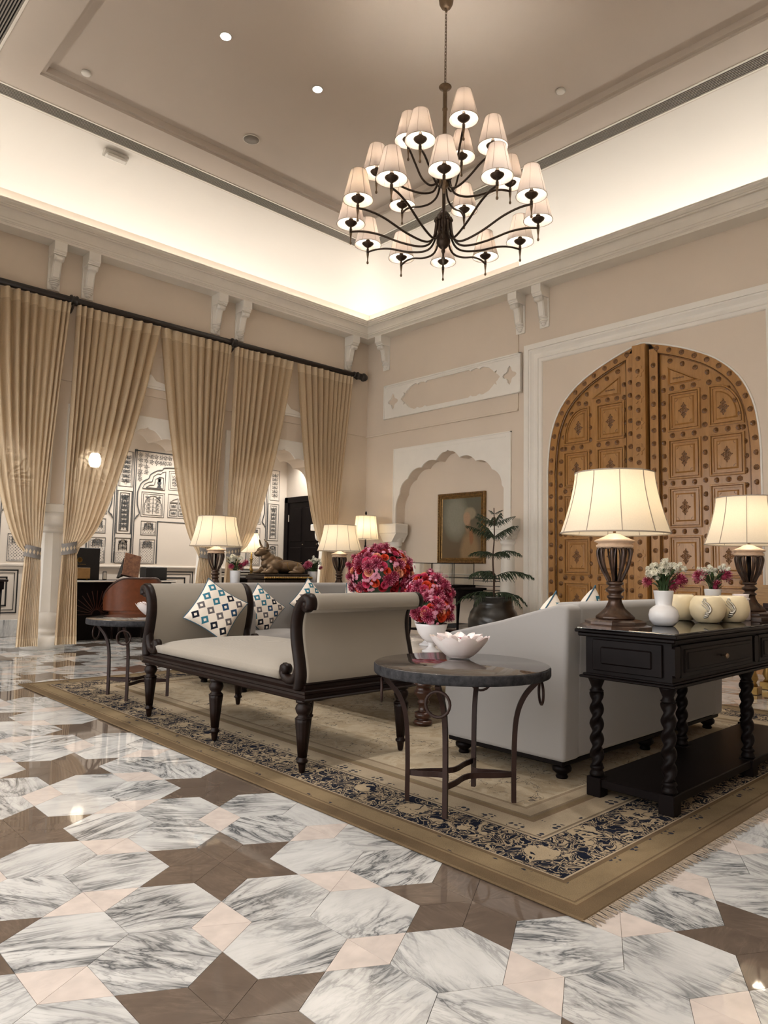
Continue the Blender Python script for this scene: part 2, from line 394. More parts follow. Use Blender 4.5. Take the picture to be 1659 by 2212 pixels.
# ================================================================== STRUCTURE
# ---- floor: hexagram / hexagon / rhombus inlay, edge length A
A_ = .1745; LAT = 3 * math.sqrt(3) * A_
RUG = (1.99, 6.05, 1.19, 6.66)
fb = MB().box(-4, 9.5, -3, 11.2, -.05, -.008)
FLOOR = struct(fb.obj('floor', M['m_grout']))
G_ = .0006
def tile_mesh(name, pts, m):
    cx_ = sum(p[0] for p in pts) / len(pts); cy_ = sum(p[1] for p in pts) / len(pts); q = []
    for x, y in pts:
        d = math.hypot(x - cx_, y - cy_); k = 1 - G_ * 1.6 / d; q.append((cx_ + (x - cx_) * k, cy_ + (y - cy_) * k))
    return q
hexp = tile_mesh('h', [(A_ * cos(PI / 3 * i), A_ * sin(PI / 3 * i)) for i in range(6)], 0)          # vertex on +x
kite = tile_mesh('k', [(0, 0), (A_ * cos(-PI / 6), A_ * sin(-PI / 6)), (A_ * math.sqrt(3), 0), (A_ * cos(PI / 6), A_ * sin(PI / 6))], 0)
rho = tile_mesh('r', [(0, 0), (A_ * cos(-PI / 6), A_ * sin(-PI / 6)), (A_ * cos(PI / 6), A_ * sin(PI / 6))], 0)
def slab(p): return MB().prism(p, -.012, 0, 'xy')
ME = {'hexagon_tile': slab(hexp).mesh('hexagon_tile', M['m_white']), 'star_tile': slab(kite).mesh('star_tile', M['m_brown']), 'rhombus_tile': slab(rho).mesh('rhombus_tile', M['m_pink'])}
PT = {'hexagon_tile': hexp, 'star_tile': kite, 'rhombus_tile': rho}
tiles = {k: [] for k in ME}
O_ = Vector((1.397, 2.295))
for i in range(-14, 16):
    for j in range(-12, 16):
        c = O_ + Vector((LAT * (i + .5 * j), LAT * math.sqrt(3) / 2 * j))
        if not (-2.2 < c.x < 9.0 and -1.6 < c.y < 11.5): continue
        for k in range(6):
            t = PI / 3 * k; tiles['star_tile'].append((c, t))
            d = t + PI / 6; tiles['hexagon_tile'].append((c + Vector((cos(d), sin(d))) * 2 * A_, d))
            tip = c + Vector((cos(t), sin(t))) * A_ * math.sqrt(3)
            tiles['rhombus_tile'].append((tip, t))
def seen(p):
    d = Vector((p.x, p.y, -CAM_Z)); w = d.dot(fw)
    if w < .3: return False
    u = 829.5 + 1528.5 * d.dot(rt) / w; v = 1106 - 1528.5 * d.dot(up) / w
    return -260 < u < 1900 and v < 2420
for k, lst in tiles.items():
    near, rest = [], []
    for p, a in lst:
        if p.x > 9 or p.y > 11 or p.x < -2.5: continue
        if RUG[0] + .25 < p.x < RUG[1] - .25 and RUG[2] + .25 < p.y < RUG[3] - .25: continue
        (near if seen(p) else rest).append((p.length, p, a))
    near.sort(key=lambda q: q[0]); rest += near[300:]; near = near[:300]
    for _, p, a in near: link(k, ME[k], FLOOR, (p.x, p.y, 0), (0, 0, a))
    mb = MB()
    for _, p, a in rest:
        mb.prism([(p.x + x * cos(a) - y * sin(a), p.y + x * sin(a) + y * cos(a)) for x, y in PT[k]], -.012, 0, 'xy')
    o = mb.obj('distant_' + k + 's', ME[k].materials[0], FLOOR); o['kind'] = 'stuff'

# ---- arches
def multifoil(c, w, cusps, apex, bulge=.17, n=7):
    """scalloped arch; cusps = [(offset, z)] from the apex outwards; returns points left to right (c-w .. c+w)"""
    half = []
    P = [(0, apex)] + cusps
    for i in range(len(P) - 1):
        (a0, z0), (a1, z1) = P[i], P[i + 1]; dx, dz = a1 - a0, z1 - z0; ln = math.hypot(dx, dz); nx, nz = -dz / ln, dx / ln
        for k in range(n):
            t = k / n
            if i == 0:
                b = .10 * ln * (sin(PI * t) * (1 if t > .35 else .35 + t * 1.85) - .35 * sin(PI * min(1, t / .35)) * (t < .35))
            else: b = bulge * ln * sin(PI * t) ** .8
            half.append((a0 + dx * t + nx * b, z0 + dz * t + nz * b))
    half.append(P[-1])
    s = w / cusps[-1][0]
    return [(c - a * s, z) for a, z in half[::-1]] + [(c + a * s, z) for a, z in half[1:]]
CUSPS = [(.245, 2.785), (.56, 2.70), (.87, 2.545), (1.05, 2.30), (1.085, 1.93), (1.0, 1.84), (1.085, 1.80)]
CUSPS = [(.245, 2.785), (.56, 2.70), (.87, 2.545), (1.05, 2.30), (1.085, 1.86)]
def arch_wall(mb, a0, a1, z0, z1, curve, f, b, axis, back=True):
    """rectangular wall panel a0..a1 x z0..z1 with an opening bounded by curve (left to right); front plane f, back plane b"""
    P = (lambda a, z, d: (d, a, z)) if axis == 'yz' else (lambda a, z, d: (a, d, z))
    for d in ((f, b) if back else (f,)):
        q = [P(a0, z0, d), P(curve[0][0], z0, d), P(curve[0][0], z1, d), P(a0, z1, d)]; mb.add(q, [(0, 1, 2, 3)])
        q = [P(a1, z0, d), P(curve[-1][0], z0, d), P(curve[-1][0], z1, d), P(a1, z1, d)]; mb.add(q, [(0, 1, 2, 3)])
        for (p, z), (p2, z2) in zip(curve, curve[1:]):
            if abs(p2 - p) < 1e-6: continue
            # overhanging scallops are handled by a fan to the chord midpoint above
            mb.add([P(p, z, d), P(p2, z2, d), P(p2, z1, d), P(p, z1, d)], [(0, 1, 2, 3)])
    full = [(curve[0][0], z0)] + curve + [(curve[-1][0], z0)]
    mb.add([P(a, z, f) for a, z in full] + [P(a, z, b) for a, z in full], [(i, i + 1, len(full) + i + 1, len(full) + i) for i in range(len(full) - 1)])
    return mb
def mono(curve):
    """make the curve single valued in its first coordinate so that the panel above it never folds over"""
    out = [curve[0]]
    for a, z in curve[1:]:
        out.append((max(a, out[-1][0] + 1e-5), z))
    return out

# ---- left wall: arcade between hall and gallery
PIER = [-1.49, .79, 3.07, 5.35, 7.63]; HW = .95; YW = 9.62
wl = MB()
for a, b in zip(PIER, PIER[1:]):
    c = (a + b) / 2
    cv = mono(multifoil(c, HW, CUSPS, 2.93))
    arch_wall(wl, a, b, 1.79, 3.36, cv, Y1, YW, 'xz')
wl.box(-4, PIER[0], Y1, YW, 0, 3.36); wl.box(7.63 + .2, X1 + .4, Y1, YW, 0, 3.36); wl.box(7.63, 7.83, Y1, YW, 1.79, 3.36)
wl.box(-4, X1 + .4, Y1 - .02, YW, 3.36, 5.6)
WL = struct(wl.obj('wall_left', M['wall'], fix=True))
# white plaster facing round each arch with a small ogee panel above it
for i, (a, b) in enumerate(zip(PIER[1:], PIER[2:])):
    c = (a + b) / 2; mb = MB()
    cv = mono(multifoil(c, HW, CUSPS, 2.93))
    arch_wall(mb, c - 1.06, c + 1.06, 1.79, 3.07, cv, Y1 - .025, Y1 + .005, 'xz', back=False)
    mb.prism([(c - 1.06, 1.79), (c - 1.06, 3.07), (c + 1.06, 3.07), (c + 1.06, 1.79), (c + 1.05, 1.79), (c + 1.05, 3.06), (c - 1.05, 3.06), (c - 1.05, 1.79)], Y1 - .03, Y1 + .005, 'xz')
    mb.obj('arch_facing', M['trimw'], WL)
    mb = MB()
    t = [(c - .3, 3.50), (c - .3, 3.53), (c - .2, 3.56), (c - .08, 3.58), (c, 3.66), (c + .08, 3.58), (c + .2, 3.56), (c + .3, 3.53), (c + .3, 3.50)]
    mb.prism(t, Y1 - .05, Y1 - .019, 'xz').box(c - .95, c + .95, Y1 - .04, Y1 - .019, 3.47, 3.50).obj('panel_moulding', M['trimw'], WL)

# ---- columns
COLP = [(.255, 0), (.255, .13), (.235, .145), (.175, .16), (.165, .18), (.19, .195), (.195, .215), (.17, .23), (.165, .25), (.19, .28), (.21, .33), (.21, .38), (.20, .45)]
COLS = [(.20, .45), (.19, .8), (.165, 1.38), (.163, 1.43)]
COLC = [(.163, 1.43), (.19, 1.45), (.195, 1.475), (.175, 1.49), (.18, 1.505), (.225, 1.52), (.245, 1.56), (.25, 1.62), (.25, 1.68)]
def column(x, y, label, s=1, kind='column'):
    t = T('arcade_column', label, 'column', (x, y, 0), group='arcade columns')
    MB().lathe([(r * s, z) for r, z in COLP], 32).obj('base', M['trimw'], t)
    MB().lathe([(r * s * 1.03, z) for r, z in COLS], 12, smooth=False).obj('shaft', M['trimw'], t)
    MB().lathe([(r * s, z) for r, z in COLC], 32).box(-.235 * s, .235 * s, -.235 * s, .235 * s, 1.68, 1.79, .01).obj('capital', M['trimw'], t)
    return t
column(3.07, 9.41, 'white faceted arcade column between the two leftmost tied curtains')
column(5.35, 9.41, 'white arcade column behind the far sofa lamp and bull')
column(7.63, 9.41, 'white arcade column beside the rightmost curtain')

# ---- right wall: niche bay, door bay
wr = MB(); NX = .20
nc = 7.28
ncv = mono(multifoil(nc, 1.085, CUSPS, 2.93, n=9))
arch_wall(wr, 5.95, Y1 + .05, 0, 3.36, ncv, X1, X1 + NX, 'yz', back=False)
wr.box(X1 + NX, X1 + NX + .1, 5.9, 8.7, 0, 3.1)
DC = 4.10
DOOR_HALF = [(0, 3.93), (.25, 3.86), (.58, 3.73), (.90, 3.55), (1.15, 3.30), (1.29, 3.0), (1.345, 2.7), (1.365, 2.42)]
dh = [(p.x, p.y) for p in smooth_path([(a, b) for a, b in DOOR_HALF], 4)]
dcv = mono([(DC - a, z) for a, z in dh[::-1]] + [(DC + a, z) for a, z in dh[1:]])
arch_wall(wr, 2.3, 5.95, 0, 4.3, dcv, X1, X1 + .3, 'yz', back=False)
wr.box(X1 + .28, X1 + .38, 2.2, 6.0, 0, 4.3)
wr.box(X1 - .02, X1 + .3, 5.95, Y1, 3.36, 5.6); wr.box(X1, X1 + .3, 2.3, 5.95, 4.3, 5.6); wr.box(X1, X1 + .3, Y0 - .3, 2.3, 0, 5.6)
WR = struct(wr.obj('wall_right', M['wall'], fix=True))
mb = MB(); arch_wall(mb, 6.07, 8.49, 0, 3.07, ncv, X1 - .022, X1 + .002, 'yz', back=False)
for q in ((6.07, 6.085, 0, 3.07), (8.475, 8.49, 0, 3.07), (6.07, 8.49, 3.055, 3.07)): mb.box(X1 - .028, X1 + .002, *q)
mb.box(X1 - .027, X1 - .02, 6.16, 8.40, 3.0, 3.008)
mb.obj('niche_facing', M['trimw'], WR)
for y in (8.44, 6.12):
    mb = MB()
    mb.lathe([(r * .62, z) for r, z in COLP + COLS[1:] + COLC], 24, (X1 + .0, y, 0)).box(X1 - .19, X1 + .1, y - .2, y + .2, 1.64, 1.80, .008)
    mb.prism([(y - .2, 1.64), (y - .1, 1.5), (y + .1, 1.5), (y + .2, 1.64)], X1 - .18, X1 + .1, 'yz')
    mb.obj('engaged_column', M['trimw'], WR)
# string moulding
MB().box(X1 - .035, X1, 5.95, Y1, 3.345, 3.375, .004).obj('string_moulding', M['wall'], WR)
# cartouche plaque above the niche: proud panel with a sunk long lobed field and two quatrefoils
pl = MB(); PX = X1 - .052
def star_cut(c, zc, hy, hz, lobes):
    return [(c + a * hy, zc + b * hz) for a, b in lobes]
cart_half = [(1.0, 0), (.955, .22), (.93, .30), (.945, .52), (.90, .40), (.87, .55), (.80, .82), (.70, .98), (.66, .98), (.63, .88), (.57, 1.0), (.50, .98), (.46, .88), (.42, 1.0), (.2, 1.0), (0, 1.0)]
cart = [(a, b) for a, b in cart_half] + [(-a, b) for a, b in cart_half[::-1][1:]] + [(-a, -b) for a, b in cart_half[1:]] + [(a, -b) for a, b in cart_half[::-1][1:-1]]
quat_q = [(0, 1.0), (.10, .86), (.26, .72), (.28, .50), (.45, .32), (.62, .26), (.80, .22), (1.0, 0)]
quat = [(a, b) for a, b in quat_q] + [(a, -b) for a, b in quat_q[::-1][1:]] + [(-a, -b) for a, b in quat_q[1:]] + [(-a, b) for a, b in quat_q[::-1][1:-1]]
def panel_with_holes(name, y0, y1, z0, z1, holes, xf, xb, m, parent):
    """flat plate in the YZ plane with polygonal holes, made with a curve fill"""
    cu = bpy.data.curves.new(name, 'CURVE'); cu.dimensions = '2D'; cu.fill_mode = 'BOTH'; cu.extrude = (xb - xf) / 2
    for poly in [[(y0, z0), (y1, z0), (y1, z1), (y0, z1)]] + holes:
        s = cu.splines.new('POLY'); s.points.add(len(poly) - 1); s.use_cyclic_u = True
        for p, (a, b) in zip(s.points, poly): p.co = (a, b, 0, 1)
    tmp = bpy.data.objects.new('tmp', cu); COL.objects.link(tmp)
    dg = bpy.context.evaluated_depsgraph_get(); dg.update()
    me = bpy.data.meshes.new_from_object(tmp.evaluated_get(dg)); bpy.data.objects.remove(tmp)
    for v in me.vertices: x, y, z = v.co; v.co = ((xf + xb) / 2 + z, x, y)
    me.materials.clear(); me.materials.append(m)
    return link(name, me, parent)
holes = [star_cut(7.28, 3.895, 1.03, .215, cart), star_cut(8.50, 3.885, .125, .145, quat), star_cut(6.08, 3.885, .125, .145, quat)]
panel_with_holes('plaque', 5.88, 8.72, 3.60, 4.185, holes, PX, X1 - .02, M['trimw'], WR)
mb = MB()
for q in ((5.88, 5.91, 3.6, 4.185), (8.69, 8.72, 3.6, 4.185), (5.88, 8.72, 4.16, 4.185), (5.88, 8.72, 3.6, 3.615)): mb.box(PX - .015, PX + .005, *q, .004)
mb.box(PX - .008, PX + .005, 5.91, 8.69, 4.13, 4.14).obj('plaque_frame', M['trimw'], WR)
# door surround: stepped architrave
def frame_sweep(mb, prof, y0, y1, z1, x):
    """prof (inset, projection) swept up, across and down"""
    v = []; f = []
    for d, p in prof: v += [(x - p, y1 - d, 0), (x - p, y1 - d, z1 - d), (x - p, y0 + d, z1 - d), (x - p, y0 + d, 0)]
    for i in range(len(prof) - 1):
        for k in range(3): f.append((i * 4 + k, i * 4 + k + 1, i * 4 + 5 + k, i * 4 + 4 + k))
    mb.add(v, f)
APROF = [(0, 0), (0, .07), (.072, .07), (.075, .055), (.085, .055), (.09, .065), (.10, .065), (.115, .05), (.14, .032), (.17, .028), (.195, .035), (.20, .045), (.215, .045), (.22, .03), (.25, .028), (.262, .022), (.27, .0)]
mb = MB(); frame_sweep(mb, APROF, DC * 2 - 5.815, 5.815, 4.25, X1)
struct(mb.obj('trim_1', M['trimw']))
# thin plaster bead round the door arch
mb = MB(); pth = [(X1 - .004, a, z) for a, z in [(dcv[0][0], 0)] + dcv + [(dcv[-1][0], 0)]]
mb.tube(pth, .012, 6).obj('arch_bead', M['trimw'], WR)
# black inlay line frames on the dado under the painting
mb = MB()
for q in ((6.12, 8.2, .93, .95), (6.2, 6.9, .895, .905), (6.12, 6.14, .12, .95), (6.2, 6.21, .16, .905), (6.3, 6.31, .3, .83), (6.3, 6.9, .82, .83), (6.36, 6.37, .36, .77), (6.36, 6.9, .76, .77)):
    mb.box(X1 + NX - .004, X1 + NX + .002, *q)
mb.obj('inlay_lines', M['inlayb'], WR)
MB().box(X1 + NX - .02, X1 + NX, 6.2, 8.36, .985, 1.0, .004).obj('dado_ledge', M['trimw'], WR)

# ---- remaining shell
struct(MB().box(X0 - .3, X0, Y0, Y1, 3.3, 5.6).obj('wall_front', M['wall']))
struct(MB().box(-4.2, X1 + .3, Y0 - .3, Y0, 0, 5.6).obj('wall_near', M['wall']))
GX = 7.85
WB = struct(MB().box(-4, GX + .5, YB, YB + .2, 0, 3.4).obj('wall_back', M['gwall']))
struct(MB().box(GX, GX + .2, YW, YB, 0, 3.4).obj('wall_gallery', M['gwall']))
struct(MB().box(-4, GX + .5, YW, YB + .2, 3.3, 3.42).obj('ceiling_gallery', M['ceil']))

# ---- cornice, cove, ceiling
CPROF = [(0, 5.023), (.24, 5.023), (.24, 5.05), (.25, 5.058), (.25, 5.066), (.262, 5.072), (.262, 5.095), (.272, 5.10)]
CPROF += [(.272 + .075 * (1 - cos(PI / 2 * i / 8)), 5.10 + .12 * sin(PI / 2 * i / 8)) for i in range(1, 9)]
CPROF += [(.355, 5.222), (.355, 5.234), (.342, 5.24), (.35, 5.25), (.362, 5.262), (.362, 5.275), (.372, 5.28), (.372, 5.292), (.35, 5.295), (.34, 5.295), (.34, 5.20), (0, 5.20)]
struct(MB().ring(CPROF).obj('trim_2', M['trim']))
CR = .82
struct(MB().ring([(0, 5.15), (0, ZC - CR)] + [(CR * (1 - cos(PI / 2 * i / 14)), ZC - CR + CR * sin(PI / 2 * i / 14)) for i in range(1, 15)], smooth=True).obj('ceiling_cove', M['cove']))
CE = MB().ring([(CR, ZC), (.845, ZC)])
CE.ring([(1.085, ZC), (1.49, ZC), (1.49, ZC + .03), (1.535, ZC + .03), (1.535, ZC + .10)])
CE.add([(X0 + 1.5, Y0 + 1.5, ZC + .10), (X1 - 1.5, Y0 + 1.5, ZC + .10), (X1 - 1.5, Y1 - 1.5, ZC + .10), (X0 + 1.5, Y1 - 1.5, ZC + .10)], [(0, 1, 2, 3)])
CEIL = struct(CE.obj('ceiling', M['ceil']))
struct(MB().ring([(.83, ZC + .06), (1.1, ZC + .06)]).obj('ceiling_plenum', M['dark']))
struct(MB().box(X0 - .4, X1 + .4, Y0 - .4, Y1 + .4, ZC + .16, ZC + .3).obj('ceiling_slab', M['dark']))
# linear air grilles
def grille(label, a0, a1, at, axis):
    t = T('air_grille', label, 'air vent', (0, 0, 0), group='linear ceiling air grilles')
    bx = (lambda mb, p, q, z0, z1, e=0: mb.box(a0 + e, a1 - e, at + p, at + q, z0, z1)) if axis == 'x' else (lambda mb, p, q, z0, z1, e=0: mb.box(at + p, at + q, a0 + e, a1 - e, z0, z1))
    mb = MB(); bx(mb, -.12, -.095, ZC - .008, ZC + .02); bx(mb, .095, .12, ZC - .008, ZC + .02); mb.obj('frame', M['trim'], t)
    for i in range(8):
        p = -.09 + i * .0245; mb = MB(); bx(mb, p, p + .010, ZC - .002, ZC + .010, .01); mb.obj('slat', M['grille'], t)
gi = .965
grille('long slotted air grille in the ceiling above the curtained wall', X0 + 1.1, X1 - 1.1, Y1 - gi, 'x')
grille('long slotted air grille in the ceiling above the carved door wall', Y0 + 1.1, Y1 - 1.1, X1 - gi, 'y')
grille('slotted air grille at the top left corner of the ceiling', Y0 + 1.1, Y1 - 1.1, X0 + gi, 'y')
# ---- cornice brackets
def bracket_mesh():
    mb = MB(); w = .075
    mb.prism([(0, 0), (.225, 0), (.225, -.105), (.215, -.115), (.205, -.115), (.205, -.13), (.19, -.14), (.19, -.15), (.17, -.155), (0, -.155)], -w, w, 'yz')
    st = smooth_path([(.15, -.15), (.185, -.165), (.195, -.19), (.175, -.215), (.14, -.215), (.115, -.24), (.10, -.30), (.085, -.38), (.08, -.42)], 4)
    mb.prism([(p.x, p.y) for p in st] + [(0, -.42), (0, -.15)], -w * .72, w * .72, 'yz', smooth=True)
    mb.prism([(p.x + .006, p.y) for p in st[6:-2]] + [(0.02, -.40), (.02, -.2)], -w * .5, w * .5, 'yz')
    mb.tube([(-w * .8, .155, -.185), (w * .8, .155, -.185)], .036, 12)
    for z, r in ((-.425, .066), (-.445, .060), (-.47, .066), (-.49, .052), (-.505, .034), (-.52, .036), (-.535, .02)):
        mb.lathe([(r * .7, z - .010), (r, z - .006), (r, z + .006), (r * .7, z + .010)], 14, (0, .025, 0))
    mb.box(-w, w, 0, .022, -.56, -.1, .004)
    return mb.mesh('bracket', M['trimw'])
BM = bracket_mesh()
for x in (2.885, 3.305, 5.175, 5.585, 7.755): link('bracket', BM, WL, (x, Y1 - .02, 5.023), (0, 0, PI))
for y in (8.695, 5.915, 5.51): link('bracket', BM, WR, (X1 - (.02 if y > 5.95 else 0), y, 5.023), (0, 0, PI / 2))
# ---- ceiling fittings
for x, y, lb in ((3.35, 5.95, 'small bright recessed downlight nearer the left ceiling edge'), (4.48, 5.92, 'small bright recessed downlight nearer the chandelier')):
    t = T('downlight', lb, 'downlight', (x, y, ZC + .10), group='recessed ceiling downlights')
    MB().lathe([(.052, .001), (.062, -.004), (.055, -.012), (.05, -.008)], 24).obj('rim', M['plastic'], t)
    MB().lathe([(0, -.0145), (.05, -.0125)], 24).obj('lens', M['dlglow'], t)
for x, y, lb in ((2.56, 7.47, 'white round ceiling sensor near the corner of the recessed ceiling'), (6.38, 4.06, 'white round ceiling sensor right of the chandelier')):
    t = T('ceiling_sensor', lb, 'ceiling sensor', (x, y, ZC + .10), group='round ceiling sensors')
    MB().lathe([(.05, 0), (.055, -.012), (.05, -.02)], 24).obj('rim', M['plastic'], t)
    MB().lathe([(0, -.03), (.035, -.028), (.052, -.02)], 24).obj('cover', M['trimw'], t)
t = T('ceiling_speaker', 'round grey ceiling loudspeaker grille left of the chandelier', 'speaker', (4.47, 7.22, ZC + .10))
MB().lathe([(.095, 0), (.105, -.01), (.092, -.012)], 28).obj('rim', M['trim'], t)
MB().lathe([(0, -.0145), (.093, -.0125)], 28).obj('mesh_cover', M['grille'], t)
t = T('smoke_detector', 'white smoke detector on the ceiling behind the chandelier shades', 'smoke detector', (5.8, 5.97, ZC + .10))
MB().lathe([(.06, 0), (.06, -.02), (.045, -.03)], 20).obj('base', M['plastic'], t); MB().lathe([(.045, -.03), (.04, -.05), (0, -.055)], 20).obj('chamber', M['trimw'], t)
t = T('emergency_light', 'small white rectangular emergency light on the cove left of centre', 'light', (3.33, 8.52, 6.13), rot=(math.radians(-25), 0, 0))
MB().box(-.15, .15, -.055, .055, -.005, .035, .006).obj('housing', M['plastic'], t)
MB().box(-.13, .13, -.042, .042, -.05, -.005, .018).obj('diffuser', M['trimw'], t)
# ================================================================== RUG
def rug_mat():
    m, nt, bs = nm('rug_wool'); tc = N(nt, 'ShaderNodeTexCoord'); s = N(nt, 'ShaderNodeSeparateXYZ'); L(nt, tc.outputs['Object'], s.inputs[0])
    hx, hy = (RUG[1] - RUG[0]) / 2, (RUG[3] - RUG[2]) / 2
    dx = math_(nt, 'SUBTRACT', hx, math_(nt, 'ABSOLUTE', s.outputs[0])); dy = math_(nt, 'SUBTRACT', hy, math_(nt, 'ABSOLUTE', s.outputs[1]))
    d = math_(nt, 'MINIMUM', dx, dy)
    P = tc.outputs['Object']
    worn = noise(nt, P, 2.2, 5, .6); fine = noise(nt, P, 260, 2)
    tan = (.125, .085, .047); tan2 = (.20, .145, .082); pale = (.34, .27, .185); navy = (.006, .008, .017); field = (.42, .345, .245)
    # bands from the edge inwards
    band = N(nt, 'ShaderNodeValToRGB'); L(nt, math_(nt, 'DIVIDE', d, 1.0), band.inputs[0]); cr = band.color_ramp; cr.interpolation = 'CONSTANT'
    stops = [(0, tan), (.055, (.13, .085, .045)), (.065, tan2), (.075, tan), (.085, tan2), (.175, tan), (.185, (.12, .08, .045)), (.195, pale), (.20, navy), (.445, pale), (.455, (.16, .12, .08)), (.465, pale), (.585, (.2, .14, .085)), (.60, tan2), (.625, (.2, .15, .10)), (.64, pale), (.70, (.24, .18, .12)), (.72, field)]
    while len(cr.elements) < len(stops): cr.elements.new(.5)
    for e, (p, c) in zip(cr.elements, stops): e.position = p; e.color = (*c, 1)
    col = band.outputs[0]
    # arabesque scroll in the navy border: pale contour lines of a warped field plus blossoms
    wv = N(nt, 'ShaderNodeTexVoronoi', feature='DISTANCE_TO_EDGE', inp={'Scale': 13.0, 'Randomness': 1.0})
    nzv = N(nt, 'ShaderNodeTexNoise', inp={'Scale': 9.0, 'Detail': 2}); L(nt, P, nzv.inputs[0])
    mv = N(nt, 'ShaderNodeVectorMath', operation='MULTIPLY_ADD'); L(nt, nzv.outputs['Color'], mv.inputs[0]); mv.inputs[1].default_value = (.16, .16, 0); L(nt, P, mv.inputs[2])
    L(nt, mv.outputs[0], wv.inputs['Vector'])
    n3 = noise(nt, mv.outputs[0], 19, 2, .5, 1.4)
    scroll = math_(nt, 'LESS_THAN', math_(nt, 'ABSOLUTE', math_(nt, 'SUBTRACT', n3, .5)), .034)
    scroll = math_(nt, 'MAXIMUM', scroll, math_(nt, 'GREATER_THAN', n3, .635))
    scroll = math_(nt, 'MAXIMUM', scroll, math_(nt, 'LESS_THAN', wv.outputs['Distance'], .012))
    along = N(nt, 'ShaderNodeTexVoronoi', feature='F1', inp={'Scale': 2.9, 'Randomness': .25}); L(nt, P, along.inputs['Vector'])
    pal = math_(nt, 'LESS_THAN', along.outputs['Distance'], .2)
    inb = math_(nt, 'MULTIPLY', math_(nt, 'GREATER_THAN', d, .205), math_(nt, 'LESS_THAN', d, .442))
    col = mixc(nt, math_(nt, 'MULTIPLY', math_(nt, 'MAXIMUM', scroll, math_(nt, 'MULTIPLY', pal, math_(nt, 'GREATER_THAN', n3, .44))), inb), col, (.33, .255, .165))
    # little navy flower sprigs in the two guard bands and sparse vines in the field
    fl_ = N(nt, 'ShaderNodeTexVoronoi', feature='F1', inp={'Scale': 7.0, 'Randomness': .35}); L(nt, P, fl_.inputs['Vector'])
    pet = N(nt, 'ShaderNodeTexVoronoi', feature='F1', inp={'Scale': 32.0, 'Randomness': .3}); L(nt, P, pet.inputs['Vector'])
    spr = math_(nt, 'MULTIPLY', math_(nt, 'LESS_THAN', fl_.outputs['Distance'], .27), math_(nt, 'LESS_THAN', pet.outputs['Distance'], .40))
    b1 = math_(nt, 'MULTIPLY', math_(nt, 'GREATER_THAN', d, .09), math_(nt, 'LESS_THAN', d, .175))
    b2 = math_(nt, 'MULTIPLY', math_(nt, 'GREATER_THAN', d, .475), math_(nt, 'LESS_THAN', d, .575))
    col = mixc(nt, math_(nt, 'MULTIPLY', spr, math_(nt, 'MAXIMUM', b1, b2)), col, (.022, .024, .035))
    n4 = noise(nt, P, 5.5, 3, .5, 2.0)
    vine = math_(nt, 'MULTIPLY', math_(nt, 'LESS_THAN', math_(nt, 'ABSOLUTE', math_(nt, 'SUBTRACT', n4, .5)), .008), math_(nt, 'GREATER_THAN', noise(nt, P, 3.1, 2), .5))
    inf = math_(nt, 'GREATER_THAN', d, .72)
    col = mixc(nt, math_(nt, 'MULTIPLY', vine, inf), col, (.07, .06, .055))
    n5 = noise(nt, P, 11, 4, .6, 1.0)
    col = mixc(nt, math_(nt, 'MULTIPLY', ramp(nt, n5, [(.5, (0, 0, 0)), (.56, (.5, .5, .5))]), inf), col, (.30, .225, .14))
    mu = N(nt, 'ShaderNodeMix', data_type='RGBA', blend_type='MULTIPLY'); mu.inputs[0].default_value = 1; L(nt, col, mu.inputs[6])
    L(nt, ramp(nt, math_(nt, 'MULTIPLY_ADD', fine, .35, math_(nt, 'MULTIPLY', worn, .75)), [(.3, (.58, .58, .58)), (.75, (1.22, 1.22, 1.22))]), mu.inputs[7])
    L(nt, mu.outputs[2], bs.inputs['Base Color']); bs.inputs['Roughness'].default_value = .95; bs.inputs['Specular IOR Level'].default_value = .1
    
    bump(nt, bs, fine, .5, .004); return m
rc = ((RUG[0] + RUG[1]) / 2, (RUG[2] + RUG[3]) / 2)
t = T('area_rug', 'large tan oriental rug with navy scroll border on the marble floor', 'rug', (*rc, 0))
hx, hy = (RUG[1] - RUG[0]) / 2, (RUG[3] - RUG[2]) / 2
mb = MB(); nn = 60
mb.box(-hx, hx, -hy, hy, .001, .011, .004).obj('pile', rug_mat(), t)
M['fringe'] = mat('rug_fringe', (.33, .26, .19), .9, var=.3, vscale=60)
for s_ in (-1, 1):
    mb = MB()
    for i in range(520):
        x = -hx + 2 * hx * (i + random.random() * .6) / 520; l_ = .03 + random.random() * .018; w = .0035; dxx = random.uniform(-.012, .012)
        y = s_ * hy
        mb.add([(x - w, y - s_ * .004, .008), (x + w, y - s_ * .004, .008), (x + w + dxx * .5, y + s_ * l_ * .5, .007), (x - w + dxx * .5, y + s_ * l_ * .5, .007), (x + w * .6 + dxx, y + s_ * l_, .002), (x - w * .6 + dxx, y + s_ * l_, .002)], [(0, 1, 2, 3), (3, 2, 4, 5)])
    o = mb.obj('fringe', M['fringe'], t); o['kind'] = 'stuff'

